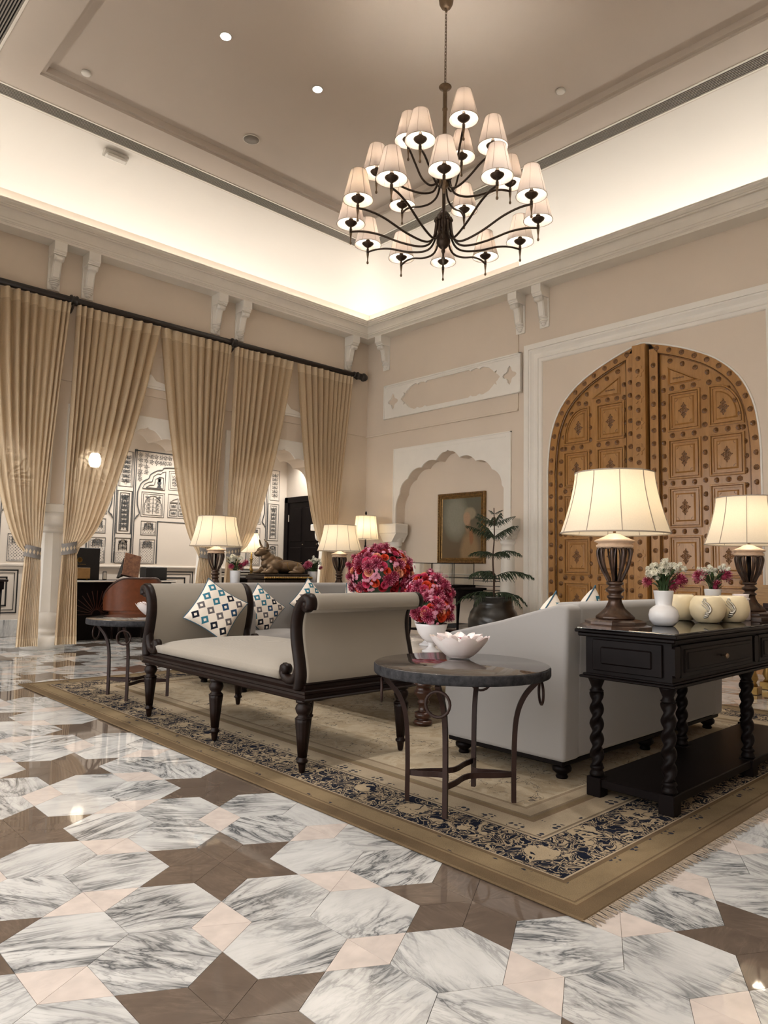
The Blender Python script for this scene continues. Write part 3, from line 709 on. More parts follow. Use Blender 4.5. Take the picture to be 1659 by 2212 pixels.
# ================================================================== FURNITURE
def soft(mb_fn, name, m, parent, off, seg=3, loc=(0, 0, 0), rot=(0, 0, 0)):
    mb = MB(); mb_fn(mb); return mb.obj(name, m, parent, loc, rot, bevel=(off, seg, 25))
def cushion_pts(mb, x0, x1, y0, y1, z0, z1, puff=.03, n=12):
    """softly crowned seat cushion: top and bottom sheets joined by rounded sides"""
    def top(u, v):
        a = 2 * u - 1; b = 2 * v - 1; e = (1 - abs(a) ** 6) * (1 - abs(b) ** 6)
        return (x0 + (x1 - x0) * u, y0 + (y1 - y0) * v, z1 - .035 * (1 - min(1, e * 1.6) ** .5) + puff * (1 - a * a) * (1 - b * b))
    mb.grid(n, n, top)
    def bot(u, v): return (x0 + (x1 - x0) * u, y0 + (y1 - y0) * v, z0)
    mb.grid(n, n, bot)
    e = [top(i / n, 0) for i in range(n + 1)] + [top(1, i / n) for i in range(1, n + 1)] + [top(1 - i / n, 1) for i in range(1, n + 1)] + [top(0, 1 - i / n) for i in range(1, n)]
    k = len(e); mid = []
    cx_, cy_ = (x0 + x1) / 2, (y0 + y1) / 2
    rows = [e, [(x + .012 * (1 if x > cx_ else -1) * (abs(x - cx_) > (x1 - x0) * .499), y + .012 * (1 if y > cy_ else -1) * (abs(y - cy_) > (y1 - y0) * .499), (z0 + z1) / 2) for x, y, z in e], [(x, y, z0) for x, y, z in e]]
    v = [p for r_ in rows for p in r_]; f = [(r_ * k + i, r_ * k + (i + 1) % k, (r_ + 1) * k + (i + 1) % k, (r_ + 1) * k + i) for r_ in range(2) for i in range(k)]
    mb.add(v, f, True); return mb

# ---- daybed with scroll ends
DB = T('daybed', 'backless daybed with two scrolled ends and fluted dark legs on the rug', 'daybed', (2.64, 3.86, 0))
LX, LY = .41, .94       # half sizes of the rail
prof = [(.03, .375), (.005, .375), (0, .382), (.012, .392), (.012, .405), (.004, .412), (.004, .425), (.02, .437), (.02, .452), (.012, .46), (.04, .47), (.2, .47)]
MB().ring(prof, -LX, LX, -LY, LY).box(-LX + .04, LX - .04, -LY + .04, LY - .04, .38, .46).obj('rail', M['wood'], DB)
mb = MB(); cushion_pts(mb, -LX + .004, LX - .004, -LY + .235, LY - .235, .465, .55, .035, 16); cushion_pts(mb, -LX + .045, LX - .045, -LY + .10, LY - .10, .464, .535, .02, 16); mb.obj('seat_cushion', M['linen'], DB, fix=True)
ARM = [(.0, .43), (.012, .50), (.0, .57), (-.022, .65), (-.035, .73), (-.028, .80), (.0, .86), (.035, .895), (.07, .90), (.085, .875), (.078, .85)]
for s_ in (-1, 1):
    c = [(p.x, p.y) for p in smooth_path(ARM, 5)]
    # upholstered panel: thick sheet following the scroll
    th = .05; L1 = []; L2 = []
    for i, (a, b) in enumerate(c):
        a0, b0 = c[max(i - 1, 0)]; a1, b1 = c[min(i + 1, len(c) - 1)]; tx, tz = a1 - a0, b1 - b0; q = math.hypot(tx, tz)
        k = th * (.5 if i < len(c) - 12 else .5)
        L1.append((a + tz / q * k, b - tx / q * k)); L2.append((a - tz / q * k * .9, b + tx / q * k * .9))
    poly = L1 + L2[::-1]; yb = LY - .06
    mb = MB(); n = len(L1)
    rows = []
    for x in (-LX + .035, -LX + .05, LX - .05, LX - .035):
        kx = .0 if abs(x) < LX - .04 else .006
        rows.append([(x, s_ * (yb + a), b) for a, b in poly])
    v = [p for r_ in rows for p in r_]; k = len(poly)
    mb.add(v, [(r_ * k + i, r_ * k + (i + 1) % k, (r_ + 1) * k + (i + 1) % k, (r_ + 1) * k + i) for r_ in range(3) for i in range(k)] + [tuple(range(k))[::-1], tuple(range(3 * k, 4 * k))], True)
    mb.obj('scroll_end', M['linen'], DB, fix=True)
    mb = MB(); mb.tube([(-LX + .03, s_ * (yb + .055), .868), (LX - .03, s_ * (yb + .055), .868)], .045, 18).obj('roll', M['linen'], DB)
    for e in (-1, 1):
        mb = MB(); x = e * (LX - .018)
        w = [.036 if 2 < i < len(c) - 4 else .032 for i in range(len(c))]
        mb.tube([(x, s_ * (yb + a - .005), b) for a, b in c], .03, 8, flat=(.022, .034) if True else None)
        # volutes
        mb.lathe([(0, -.024), (.036, -.024), (.042, -.012), (.042, .012), (.036, .024), (0, .024)], 18, M=Matrix.Translation((x, s_ * (yb + .045), .868)) @ Matrix.Rotation(PI / 2, 4, 'Y'))
        mb.lathe([(0, -.03), (.012, -.03), (.018, -.02), (0, -.02)], 12, M=Matrix.Translation((x, s_ * (yb + .045), .868)) @ Matrix.Rotation(PI / 2, 4, 'Y'))
        lo = smooth_path([(x, s_ * (yb - .01), .60), (x, s_ * (yb - .02), .52), (x, s_ * (yb - .06), .475), (x, s_ * (yb - .12), .475), (x, s_ * (yb - .145), .51), (x, s_ * (yb - .125), .535)], 5)
        mb.tube(lo, .026, 8, flat=(.022, .024))
        mb.lathe([(0, -.024), (.026, -.024), (.03, 0), (.026, .024), (0, .024)], 14, M=Matrix.Translation((x, s_ * (yb - .13), .522)) @ Matrix.Rotation(PI / 2, 4, 'Y'))
        mb.obj('scroll_post', M['wood'], DB)
LEGP = [(.012, .011), (.016, .02), (.02, .05), (.022, .06), (.03, .065), (.03, .075), (.022, .08), (.024, .09), (.034, .19), (.042, .265), (.044, .285), (.036, .292), (.028, .30), (.038, .315), (.044, .335), (.038, .352), (.028, .36), (.04, .365), (.042, .38)]
mb = MB(); mb.lathe([p for p in LEGP[:8]], 14); mb.lathe(LEGP[7:11], 32, flute=.13, nf=12); mb.lathe(LEGP[10:], 18)
LM = mb.mesh('leg', M['wood'])
for x in (-.375, .335):
    for y in (.86, -.02, -.89): link('leg', LM, DB, (x, y, 0))

# ---- stone topped side tables
def side_table(loc, label, angs, rz=0):
    t = T('side_table', label, 'side table', loc, rz, 'stone-topped iron side tables')
    MB().lathe([(.385, .58), (.397, .582), (.40, .588), (.40, .618), (.397, .624)], 64).obj('top_edge', M['m_edge'], t)
    MB().lathe([(0, .624), (.392, .626), (.397, .624)], 64).obj('tabletop', M['m_top'], t)
    feet = []
    for k, a in enumerate(angs):
        d = Vector((cos(math.radians(a)), sin(math.radians(a)), 0))
        p = smooth_path([d * .365 + Vector((0, 0, .578)), d * .345 + Vector((0, 0, .55)), d * .285 + Vector((0, 0, .48)), d * .25 + Vector((0, 0, .38)), d * .24 + Vector((0, 0, .2)), d * .24 + Vector((0, 0, .012))], 5)
        lg = MB().tube(p, .013, 4, flat=(.012, .012)).obj('leg', M['iron'], t)
        c = d * .362 + Vector((0, 0, .50)); s_ = Vector((-d.y, d.x, 0))
        ring_ = [c + (s_ * cos(2 * PI * i / 20) + Vector((0, 0, 1)) * sin(2 * PI * i / 20)) * .052 for i in range(20)]
        MB().tube(ring_, .0065, 6, closed=True).obj('ring', M['iron'], lg)
        feet.append(d * .235)
    for i in range(4):
        a, b = feet[i], feet[(i + 1) % 4]; m_ = (a + b) / 2 * .42
        p = smooth_path([a, a * .6 + m_ * .45, m_, b * .6 + m_ * .45, b], 5)
        MB().tube([q + Vector((0, 0, .135)) for q in p], .012, 4, flat=(.005, .014)).obj('stretcher', M['iron'], t)
    return t
side_table((2.52, 2.13, .011), 'round stone-topped iron side table in front of the grey sofa', (137, 205, 315, 25))
side_table((2.51, 5.46, .011), 'round stone-topped iron side table beyond the far end of the daybed', (130, 228, 318, 40))
def lotus_bowl(loc, label, rz=0):
    t = T('lotus_bowl', label, 'bowl', loc, rz, 'carved alabaster lotus bowls')
    def rim(a, k): return k * (.045 * abs(cos(4.5 * a)) ** .8)
    def outer(u, v):
        a = 2 * PI * u; r = .05 + .088 * v ** .8; z = .088 * v ** 1.1
        r += .014 * v * v * abs(cos(4.5 * a)); z += .022 * v ** 4 * abs(cos(4.5 * a))
        return (r * cos(a), r * sin(a), z)
    def inner(u, v):
        x, y, z = outer(u, 1 - v); k = .9 - .1 * v; return (x * k, y * k, max(.018, z - .006 * v))
    mb = MB(); mb.lathe([(.052, 0), (.058, .004), (.055, .01)], 24); mb.grid(72, 8, outer, cu=True); mb.grid(72, 8, inner, cu=True)
    mb.lathe([(0, .02), (.055, .02)], 20); mb.obj('bowl', M['alab'], t, fix=False)
    pm = MB()
    def pet(u, v):
        return (.022 * sin(PI * u) * (2 * v - 1), .0 + .06 * u, .05 * sin(PI * .5 * u) + .010 * (2 * v - 1) ** 2)
    pm.grid(6, 4, pet); me = pm.mesh('petal', M['alab'])
    for i in range(9):
        a = 2 * PI * i / 9
        link('petal', me, t, (.055 * cos(a), .055 * sin(a), .06), (.0, 0, a - PI / 2))
    pm2 = MB(); pm2.grid(5, 3, lambda u, v: (.014 * sin(PI * u) * (2 * v - 1), .03 * u, .006 * sin(PI * u)))
    me2 = pm2.mesh('flower_petal', M['mum'])
    for i in range(6):
        link('flower_petal', me2, t, (random.uniform(-.06, .06), random.uniform(-.06, .06), .088 + .01 * random.random()), (0, 0, random.uniform(0, 6)))
    mb2 = MB(); mb2.lathe([(0, .082), (.085, .084)], 20).obj('water', M['glass'], t)
    for o in t.children: pass
    t.scale = (.98, .98, .95)
    return t
lotus_bowl((2.67, 2.27, .637), 'white alabaster lotus bowl with red petals on the near side table')
lotus_bowl((2.68, 5.58, .637), 'white alabaster bowl on the side table behind the daybed end')

# ---- sofas
def sofa(loc, rz, label, L_=1.98, front_pillows=False):
    t = T('sofa', label, 'sofa', loc, rz, 'pair of low grey sofas')
    # local: x along the length, back plane at y=0, seat towards +y
    D = .80; h = L_ / 2
    def body(mb):
        mb.prism([(0, .11), (-.015, .5), (-.03, .90), (.13, .90), (.2, .45), (.2, .11)], -h + .10, h - .10, 'yz')
    soft(body, 'backrest', M['velvet'], t, .035, 4)
    for s_ in (-1, 1):
        def arm(mb, s_=s_):
            xo, xi = s_ * h, s_ * (h - .15)
            a, b = min(xo, xi), max(xo, xi)
            pr = [(0, .11), (-.012, .5), (-.026, .885), (.03, .895), (.14, .865), (.4, .79), (D - .03, .70), (D, .67), (D, .11)]
            mb.prism(pr, a, b, 'yz')
        soft(arm, 'arm', M['velvet'], t, .045, 4)
    mb = MB(); mb.box(-h + .15, h - .15, .17, D - .02, .11, .30, .02).obj('seat_base', M['velvet'], t)
    for i in range(2):
        x0 = -h + .155 + i * (h - .155); mb = MB(); cushion_pts(mb, x0, x0 + h - .16, .16, D, .30, .46, .03, 12); mb.obj('seat_cushion', M['velvet'], t, fix=True)
    mb = MB(); mb.box(-h + .02, h - .02, .02, D - .02, .085, .112, .005).obj('plinth', M['wood2'], t)
    fm = MB().lathe([(.028, .011), (.032, .02), (.026, .03), (.03, .035), (.048, .05), (.05, .065), (.04, .08), (.03, .085)], 18).mesh('foot', M['wood2'])
    for x in (-h + .09, 0, h - .09):
        for y in (.07, D - .08): link('foot', fm, t, (x, y, 0))
    return t
sofa((4.13, 1.985, 0), 0, 'low grey sofa seen from behind at the right, console table at its back')
sofa((4.20, 5.88, 0), PI, 'low grey sofa facing the camera beyond the daybed')

# ---- long console tables behind the sofas
def twist_leg(top=.50):
    mb = MB()
    mb.lathe([(.036, .012), (.036, .02), (.03, .022)], 4)
    mb.box(-.036, .036, -.036, .036, .012, .10, .003)
    mb.lathe([(.03, .10), (.036, .11), (.03, .122), (.026, .13), (.034, .14), (.026, .155)], 16)
    def f(u, v):
        a = 2 * PI * u; r = .0275 * (1 + .24 * cos(2 * (a - 15 * v))); z = .155 + (top - .225) * v
        return (r * cos(a), r * sin(a), z)
    mb.grid(18, 44, f, cu=True)
    z = top - .07
    mb.lathe([(.026, z), (.034, z + .008), (.026, z + .016), (.024, z + .025), (.03, z + .04), (.038, z + .06), (.04, z + .07)], 16)
    return mb.mesh('leg', M['wood2'])
TL = twist_leg(.56)
def console(loc, label, rz=0, L_=1.98):
    t = T('console_table', label, 'console table', loc, rz, 'long dark console tables behind the sofas')
    # local: x 0..L_, y 0 (front) .. .46
    D = .46
    MB().box(-.02, L_ + .02, -.02, D + .02, .775, .79, .004).box(-.01, L_ + .01, -.01, D + .01, .755, .776, .006).obj('tabletop', M['wood2'], t)
    MB().box(-.01, L_ + .01, -.01, D + .01, .7905, .7985, .002).obj('glass_sheet', M['glass'], t)
    MB().box(.02, L_ - .02, .02, D - .02, .575, .76).obj('apron', M['wood2'], t)
    MB().box(-.005, L_ + .005, -.005, D + .005, .56, .572, .004).box(.008, L_ - .008, .008, D - .008, .572, .582, .003).obj('lower_moulding', M['wood2'], t)
    for k in range(2):
        x0 = .085 + k * .95; x1 = x0 + .86
        dr = MB().box(x0, x1, .008, .022, .60, .745, .003).box(x0 + .05, x1 - .05, -.002, .01, .632, .713, .006)
        dr.box(x0 + .03, x1 - .03, .002, .012, .62, .725, .004)
        o = dr.obj('drawer', M['wood2'], t); xm = (x0 + x1) / 2
        MB().lathe([(.004, 0), (.004, .014), (.012, .018), (.013, .026), (.008, .03), (0, .031)], 14, M=Matrix.Translation((xm, -.002, .672)) @ Matrix.Rotation(PI / 2, 4, 'X')).obj('knob', M['bronze2'], o)
    for k in range(3):
        x0 = .012 + k * .95; MB().prism([(x0 + .015, .605), (x0 + .055, .605), (x0 + .063, .615), (x0 + .063, .73), (x0 + .055, .74), (x0 + .015, .74), (x0 + .007, .73), (x0 + .007, .615)], .006, .022, 'xz').obj('corner_block', M['wood2'], t)
    for xx, a in ((.02, -1), (L_ - .02, 1)):
        mb = MB(); x0, x1 = (xx - .012, xx + .004) if a < 0 else (xx - .004, xx + .012)
        mb.box(x0, x1, .06, D - .06, .60, .745, .003); e = .008
        mb.box(x0 - (e if a < 0 else 0), x1 + (e if a > 0 else 0), .105, D - .105, .632, .713, .006).obj('side_panel', M['wood2'], t)
    for x in (.055, .98, L_ - .055):
        for y in (.055, D - .055): link('leg', TL, t, (x, y, 0))
    MB().box(.03, L_ - .03, .03, D - .03, .055, .095, .004).obj('shelf', M['wood2'], t)
    return t
console((3.06, 1.385, 0), 'dark carved console table with drawers and twisted legs at the right')
console((3.40 + 1.98, 6.43, 0), 'dark console table behind the far sofa carrying the bronze bull', PI)

# ---- coffee table
CT = T('coffee_table', 'square white marble coffee table with fat turned dark legs', 'coffee table', (4.15, 3.93, 0))
MB().box(-.68, .68, -.68, .68, .415, .445, .006).obj('tabletop', M['m_pink'], CT)
MB().box(-.64, .64, -.64, .64, .335, .414, .006).obj('apron', M['woodm'], CT)
cl = MB().lathe([(.05, .011), (.058, .015), (.066, .03), (.058, .045), (.045, .05), (.04, .058), (.058, .062), (.06, .095), (.04, .10), (.03, .11), (.034, .13), (.03, .15), (.04, .155), (.042, .17), (.032, .175), (.04, .19), (.062, .22), (.062, .24), (.045, .26), (.05, .265), (.058, .275), (.058, .29), (.04, .30), (.05, .31), (.05, .338)], 22).mesh('leg', M['woodm'])
for x in (-.58, .58):
    for y in (-.58, .58): link('leg', cl, CT, (x, y, 0))

# ---- patterned pillows
def pillow_mat():
    m, nt, bs = nm('patterned_cotton'); tc = N(nt, 'ShaderNodeTexCoord'); s = N(nt, 'ShaderNodeSeparateXYZ'); L(nt, tc.outputs['Object'], s.inputs[0])
    k = 10.4
    u = math_(nt, 'MULTIPLY', s.outputs[0], k); v = math_(nt, 'MULTIPLY', s.outputs[2], k)
    fu = math_(nt, 'SUBTRACT', math_(nt, 'FRACT', u), .5); fv = math_(nt, 'SUBTRACT', math_(nt, 'FRACT', v), .5)
    # squares stand at 45 degrees to the seams, with sawtooth edges
    ta = math_(nt, 'MULTIPLY', math_(nt, 'SINE', math_(nt, 'MULTIPLY', math_(nt, 'SUBTRACT', fu, fv), 75.0)), .025)
    d = math_(nt, 'ADD', math_(nt, 'ADD', math_(nt, 'ABSOLUTE', fu), math_(nt, 'ABSOLUTE', fv)), ta)
    inner = math_(nt, 'ADD', math_(nt, 'ABSOLUTE', fu), math_(nt, 'ABSOLUTE', fv))
    ring_ = math_(nt, 'MULTIPLY', math_(nt, 'LESS_THAN', d, .43), math_(nt, 'GREATER_THAN', inner, .17))
    cv = N(nt, 'ShaderNodeCombineXYZ'); L(nt, math_(nt, 'FLOOR', u), cv.inputs[0]); L(nt, math_(nt, 'FLOOR', v), cv.inputs[1])
    wn = N(nt, 'ShaderNodeTexWhiteNoise', noise_dimensions='2D'); L(nt, cv.outputs[0], wn.inputs['Vector'])
    cr = N(nt, 'ShaderNodeValToRGB'); cr.color_ramp.interpolation = 'CONSTANT'; L(nt, wn.outputs['Value'], cr.inputs[0])
    st = [(0, (.01, .012, .02)), (.24, (.035, .15, .21)), (.45, (.11, .10, .105)), (.66, (.025, .028, .13)), (.84, (.015, .05, .11))]
    e = cr.color_ramp.elements
    while len(e) < len(st): e.new(.5)
    for q, (p, c) in zip(e, st): q.position = p; q.color = (*c, 1)
    L(nt, mixc(nt, ring_, (.70, .63, .55), cr.outputs[0]), bs.inputs['Base Color']); bs.inputs['Roughness'].default_value = .9; bs.inputs['Specular IOR Level'].default_value = .15
    bump(nt, bs, noise(nt, tc.outputs['Object'], 300, 2), .2, .002); return m
M['pillow'] = pillow_mat(); M['piping'] = mat('teal_piping', (.035, .10, .15), .8)
def pillow_geo():
    S = .215; n = 18
    def f(sg):
        def g(u, v):
            a, b = 2 * u - 1, 2 * v - 1
            pin = 1 - .10 * (1 - a * a) * abs(b) ** 3 ; pin2 = 1 - .10 * (1 - b * b) * abs(a) ** 3
            th = .075 * ((1 - a ** 4) * (1 - b ** 4)) ** .6
            return (a * S * pin2, sg * th, b * S * pin)
        return g
    mb = MB(); mb.grid(n, n, f(1)); mb.grid(n, n, f(-1)); me = mb.mesh('cover', M['pillow'])
    g = f(1); e = [g(i / n, 0) for i in range(n)] + [g(1, i / n) for i in range(n)] + [g(1 - i / n, 1) for i in range(n)] + [g(0, 1 - i / n) for i in range(n)]
    me2 = MB().tube(e, .005, 6, closed=True).mesh('piping', M['piping'])
    return me, me2
PM = pillow_geo()
def pillow(loc, label, az, tilt, lean, s=1.0):
    t = T('pillow', label, 'pillow', loc, group='white pillows with blue square print')
    t.rotation_mode = 'XYZ'
    mtx = Matrix.Translation(loc) @ Matrix.Rotation(az, 4, 'Z') @ Matrix.Rotation(lean, 4, 'X') @ Matrix.Rotation(tilt, 4, 'Y') @ Matrix.Scale(s, 4)
    t.matrix_world = mtx
    link('cover', PM[0], t); link('piping', PM[1], t)
# ---- pillows in place
pillow((2.69, 4.60, .735), 'blue-square print pillow leaning on the far end of the daybed', math.radians(-16), math.radians(33), math.radians(-14), .80)
pillow((3.70, 5.52, .66), 'blue-square print pillow on the far sofa beside the daybed post', math.radians(-6), math.radians(40), math.radians(-12), .82)
pillow((4.30, 5.58, .71), 'blue-square print pillow on the far sofa left of the flowers', math.radians(0), math.radians(45), math.radians(-10), .82)
pillow((4.86, 5.52, .69), 'blue-square print pillow on the far sofa partly hidden by the flowers', math.radians(8), math.radians(15), math.radians(-10), .82)
pillow((3.55, 2.36, .70), 'print pillow whose teal corner peeks over the near sofa left of the lamp', math.radians(5), math.radians(45), math.radians(14), .84)
pillow((4.02, 2.38, .73), 'print pillow peeking over the near sofa right of the lamp', math.radians(5), math.radians(45), math.radians(14), .84)
# ================================================================== CURTAINS
RY, RZ = 9.08, 4.375
rod = T('curtain_rod', 'long dark wooden curtain rod with carved finial under the cornice brackets', 'curtain rod', (0, RY, RZ))
mb = MB(); mb.lathe([(.042, 0), (.042, 8.97 + .02)], 36, M=Matrix.Translation((-1.0, 0, 0)) @ Matrix.Rotation(PI / 2, 4, 'Y'), flute=.10, nf=12); mb.obj('pole', M['rod'], rod)
mb = MB(); mb.lathe([(.045, 0), (.058, .012), (.058, .03), (.04, .05), (.035, .06), (.062, .075), (.07, .10), (.055, .125), (.035, .135), (.055, .15), (.055, .165), (.035, .175), (.05, .19), (.072, .22), (.074, .25), (.055, .29), (.03, .315), (0, .33)], 20, M=Matrix.Translation((7.80, 0, 0)) @ Matrix.Rotation(PI / 2, 4, 'Y'), flute=.08, nf=8).obj('finial', M['rod'], rod)
for x in (.8, 3.11, 5.44):
    mb = MB(); mb.lathe([(.045, -.05), (.06, -.045), (.065, -.03), (.05, -.02), (.058, 0), (.05, .02), (.065, .03), (.06, .045), (.045, .05)], 18, M=Matrix.Translation((x, 0, 0)) @ Matrix.Rotation(PI / 2, 4, 'Y'))
    mb.tube([(x, 0, 0), (x, .12, -.02)], .02, 8).tube(smooth_path([(x, -.01, -.04), (x, .02, -.09), (x, .09, -.13), (x, .12, -.13)], 4), .014, 8); mb.obj('support_collar', M['rod'], rod)
mb = MB(); mb.tube([(7.70, 0, 0), (7.70, .12, 0)], .02, 8).obj('support_collar', M['rod'], rod)

def curtain(label, xa, xb, ta, tb, zt, ba, bb, free, seed, nf=11):
    rnd = random.Random(seed); ph = [rnd.uniform(0, 6.28) for _ in range(6)]
    t = T('sheer_curtain', label, 'curtain', (0, RY, 0), group='tied-back beige sheer curtains')
    ZT = 4.325
    def edge(z):
        if z > zt:
            h = (z - zt) / (ZT - zt); c = h ** .55; s_ = h ** 1.1
            l = ta + (xa - ta) * (c if free == 'L' else s_); r = tb + (xb - tb) * (c if free == 'R' else s_)
        else:
            h = (zt - z) / zt; k = h ** .7; l = ta + (ba - ta) * k; r = tb + (bb - tb) * k
        return l, r
    def pos(u, z):
        l, r = edge(z)
        w = u if free == 'R' else 1 - u                     # folds are tighter towards the column side
        uu = w ** 1.35; uu = uu if free == 'R' else 1 - uu
        x = l + (r - l) * uu
        tight = min(1, max(.25, (r - l) / 1.05))
        a = 2 * PI * nf * u + .5 * sin(2 * PI * u * 2 + ph[0]) + .25 * sin(z * 1.3 + ph[1])
        amp = (.050 * tight ** .5 if z > zt else .034) * (.75 + .3 * sin(9 * u + ph[2]))
        if abs(z - zt) < .25: amp *= .35 + .65 * (abs(z - zt) / .25)
        s_ = sin(a); y = amp * (s_ + .28 * sin(2 * a + ph[3])) - (.03 * math.exp(-((z - zt) / .5) ** 2))
        x += .012 * tight * cos(a)
        if z < zt: y += .05 * ((zt - z) / zt) * sin(PI * u)
        return (x, y, z)
    nu = nf * 10
    def part(name, m, z0, z1, nv):
        MB().grid(nu, nv, lambda u, v: pos(u, z0 + (z1 - z0) * v)).obj(name, m, t)
    part('drape', M['curtain'], .15, 4.19, 44); part('heading', M['curtain_hem'], 4.19, ZT, 3); part('hem', M['curtain_hem'], .055, .15, 3)
    l, r = edge(zt); c = (l + r) / 2; w = (r - l) / 2 + .012
    mb = MB()
    def band(u, v):
        a = 2 * PI * u; return (c + w * cos(a), -.02 + .062 * sin(a), zt - .07 + .14 * v + .02 * cos(a) * (1 if free == 'R' else -1))
    mb.grid(28, 2, band, cu=True); tb_ = mb.obj('tieback', M['tieback'], t)
    mb = MB()
    for k in range(7):
        a = -PI + PI * (k + .5) / 7
        p = Vector((c + (w + .003) * cos(a), -.02 + .066 * sin(a), zt + .02 * cos(a) * (1 if free == 'R' else -1)))
        d = Vector((-sin(a) * w, .066 * cos(a), 0)).normalized()
        mb.add([p - d * .016, p + Vector((0, -.002, .03)), p + d * .016, p - Vector((0, .002, .03))], [(0, 1, 2, 3)])
    mb.obj('diamond_trim', M['curtain_hem'], tb_)
curtain('leftmost tied beige sheer curtain, at the left edge of the frame', 1.98, 3.065, 2.70, 2.87, 1.18, 2.66, 2.90, 'L', 1)
curtain('tied beige sheer curtain with a lamp glowing through it, right of the first column', 3.155, 4.275, 3.13, 3.29, 1.24, 3.11, 3.36, 'R', 2)
curtain('tied beige sheer curtain above the taller far sofa lamp', 4.285, 5.40, 5.0, 5.19, 1.22, 4.93, 5.2, 'L', 3, 10)
curtain('tied beige sheer curtain above the brass candlestick lamp', 5.475, 6.55, 5.44, 5.65, 1.27, 5.40, 5.68, 'R', 4, 10)
curtain('rightmost tied beige sheer curtain, under the rod finial', 6.59, 7.76, 7.20, 7.46, 1.38, 7.14, 7.5, 'L', 5, 11)

# ================================================================== CHANDELIER
CX, CY = 4.47, 4.03
CH = T('chandelier', 'three-tier bronze chandelier with twenty-one pleated fabric shades', 'chandelier', (CX, CY, 0))
MB().lathe([(0, 6.10), (.02, 6.10), (.045, 6.115), (.062, 6.15), (.068, 6.2), (.068, 6.28), (.075, 6.3)], 24).obj('canopy', M['bronze2'], CH)
lk = MB().tube([(.009 * cos(a) * (1 if True else 1), 0, (.013 if sin(a) >= 0 else -.013) + .009 * sin(a)) for a in [2 * PI * i / 14 for i in range(14)]], .0028, 6, closed=True).mesh('chain_link', M['bronze2'])
nl = 23
for i in range(nl): link('chain_link', lk, CH, (0, 0, 5.385 + (6.09 - 5.385) * i / (nl - 1)), (0, 0, (i % 2) * PI / 2))
MB().tube([(.014 * cos(a), 0, 6.085 + .014 * sin(a)) for a in [2 * PI * i / 16 for i in range(16)]], .004, 6, closed=True).obj('loop', M['bronze2'], CH)
MB().lathe([(0, 5.39), (.012, 5.385), (.02, 5.37), (.05, 5.365), (.058, 5.355), (.05, 5.345), (.03, 5.34), (.022, 5.325), (.019, 5.32), (.019, 5.16), (.024, 5.155), (.024, 5.14), (.018, 5.135), (.018, 4.9), (.024, 4.895), (.024, 4.88), (.018, 4.875), (.018, 4.5)], 18).obj('stem', M['bronze2'], CH)
MB().lathe([(.018, 4.58), (.03, 4.57), (.045, 4.53), (.05, 4.47), (.042, 4.43), (.02, 4.42), (.016, 4.40), (.016, 4.2)], 18).obj('upper_hub', M['bronze2'], CH)
MB().lathe([(.016, 4.22), (.03, 4.2), (.06, 4.16), (.065, 4.06), (.05, 4.03), (.03, 4.02), (.045, 4.0), (.062, 3.96), (.06, 3.91), (.035, 3.875), (.014, 3.86), (.018, 3.84), (.01, 3.82), (0, 3.81)], 20).obj('lower_hub', M['bronze'], CH)
SHP = [(.125, 0), (.1245, .004), (.068, .246), (.066, .25)]
sh = MB(); ns = 36
def shf(u, v):
    a = 2 * PI * u; r = .125 + (.066 - .125) * v; return (r * cos(a), r * sin(a), .25 * v)
sh.grid(ns, 6, shf, cu=True); SHM = sh.mesh('lamp_shade', M['cshade'])
rim = MB(); rim.tube([(.1255 * cos(2 * PI * i / 36), .1255 * sin(2 * PI * i / 36), .001) for i in range(36)], .0028, 5, closed=True)
rim.tube([(.0665 * cos(2 * PI * i / 24), .0665 * sin(2 * PI * i / 24), .25) for i in range(24)], .002, 5, closed=True)
for k in range(6):
    a = PI / 3 * k; rim.tube([(.1255 * cos(a), .1255 * sin(a), 0), (.0668 * cos(a), .0668 * sin(a), .25)], .0016, 4)
RIM = rim.mesh('shade_binding', M['trimshade'])
CUP = MB().lathe([(.008, -.075), (.012, -.07), (.013, -.03), (.009, -.025), (.011, -.01), (.03, .0), (.05, .018), (.056, .028), (.05, .03), (.014, .034), (.014, .05), (.02, .052), (.02, .06), (.013, .062), (.013, .085)], 18).mesh('cup', M['bronze'])
DROP = MB().lathe([(0, -.175), (.008, -.17), (.0115, -.16), (.008, -.148), (.005, -.142), (.006, -.12), (.010, -.09), (.012, -.075), (.012, -.07)], 12).mesh('drop_finial', M['bronze2'])
BULB = MB().lathe([(.013, .085), (.02, .10), (.028, .125), (.027, .15), (.016, .168), (0, .173)], 14).mesh('bulb', M['bulb'])
azc = math.atan2(CY, CX); RR = Vector((sin(azc), -cos(azc), 0)); NNv = -Vector((cos(azc), sin(azc), 0))
CHP = 21.0
def tier(R, zc, angs, path, mats, k0=0):
    for i, a in enumerate(angs):
        d = RR * cos(math.radians(a)) + NNv * sin(math.radians(a))
        ar = MB().tube([d * p[0] + Vector((0, 0, p[1])) for p in smooth_path(path, 6)], .0095, 8)
        ar.ball(d * path[0][0] + Vector((0, 0, path[0][1] + .02)), .02, 8, 6)
        o = ar.obj('arm', mats, CH); p = tuple(d * R + Vector((0, 0, zc)))
        link('cup', CUP, o, p); link('drop_finial', DROP, o, p); link('bulb', BULB, o, p)
        q = (p[0], p[1], p[2] + .012)
        link('lamp_shade', SHM, o, q, (0, 0, random.uniform(0, 1))); link('shade_binding', RIM, o, q, (0, 0, random.uniform(0, 1)))
        point('chandelier_bulb', (CX + p[0], CY + p[1], p[2] + .13), CHP * (1.5 if R > .8 and i == 2 else 1), (1, .80, .48) if R > .8 and i == 2 else (1, .965, .92), .03)   # one bulb is a warmer replacement
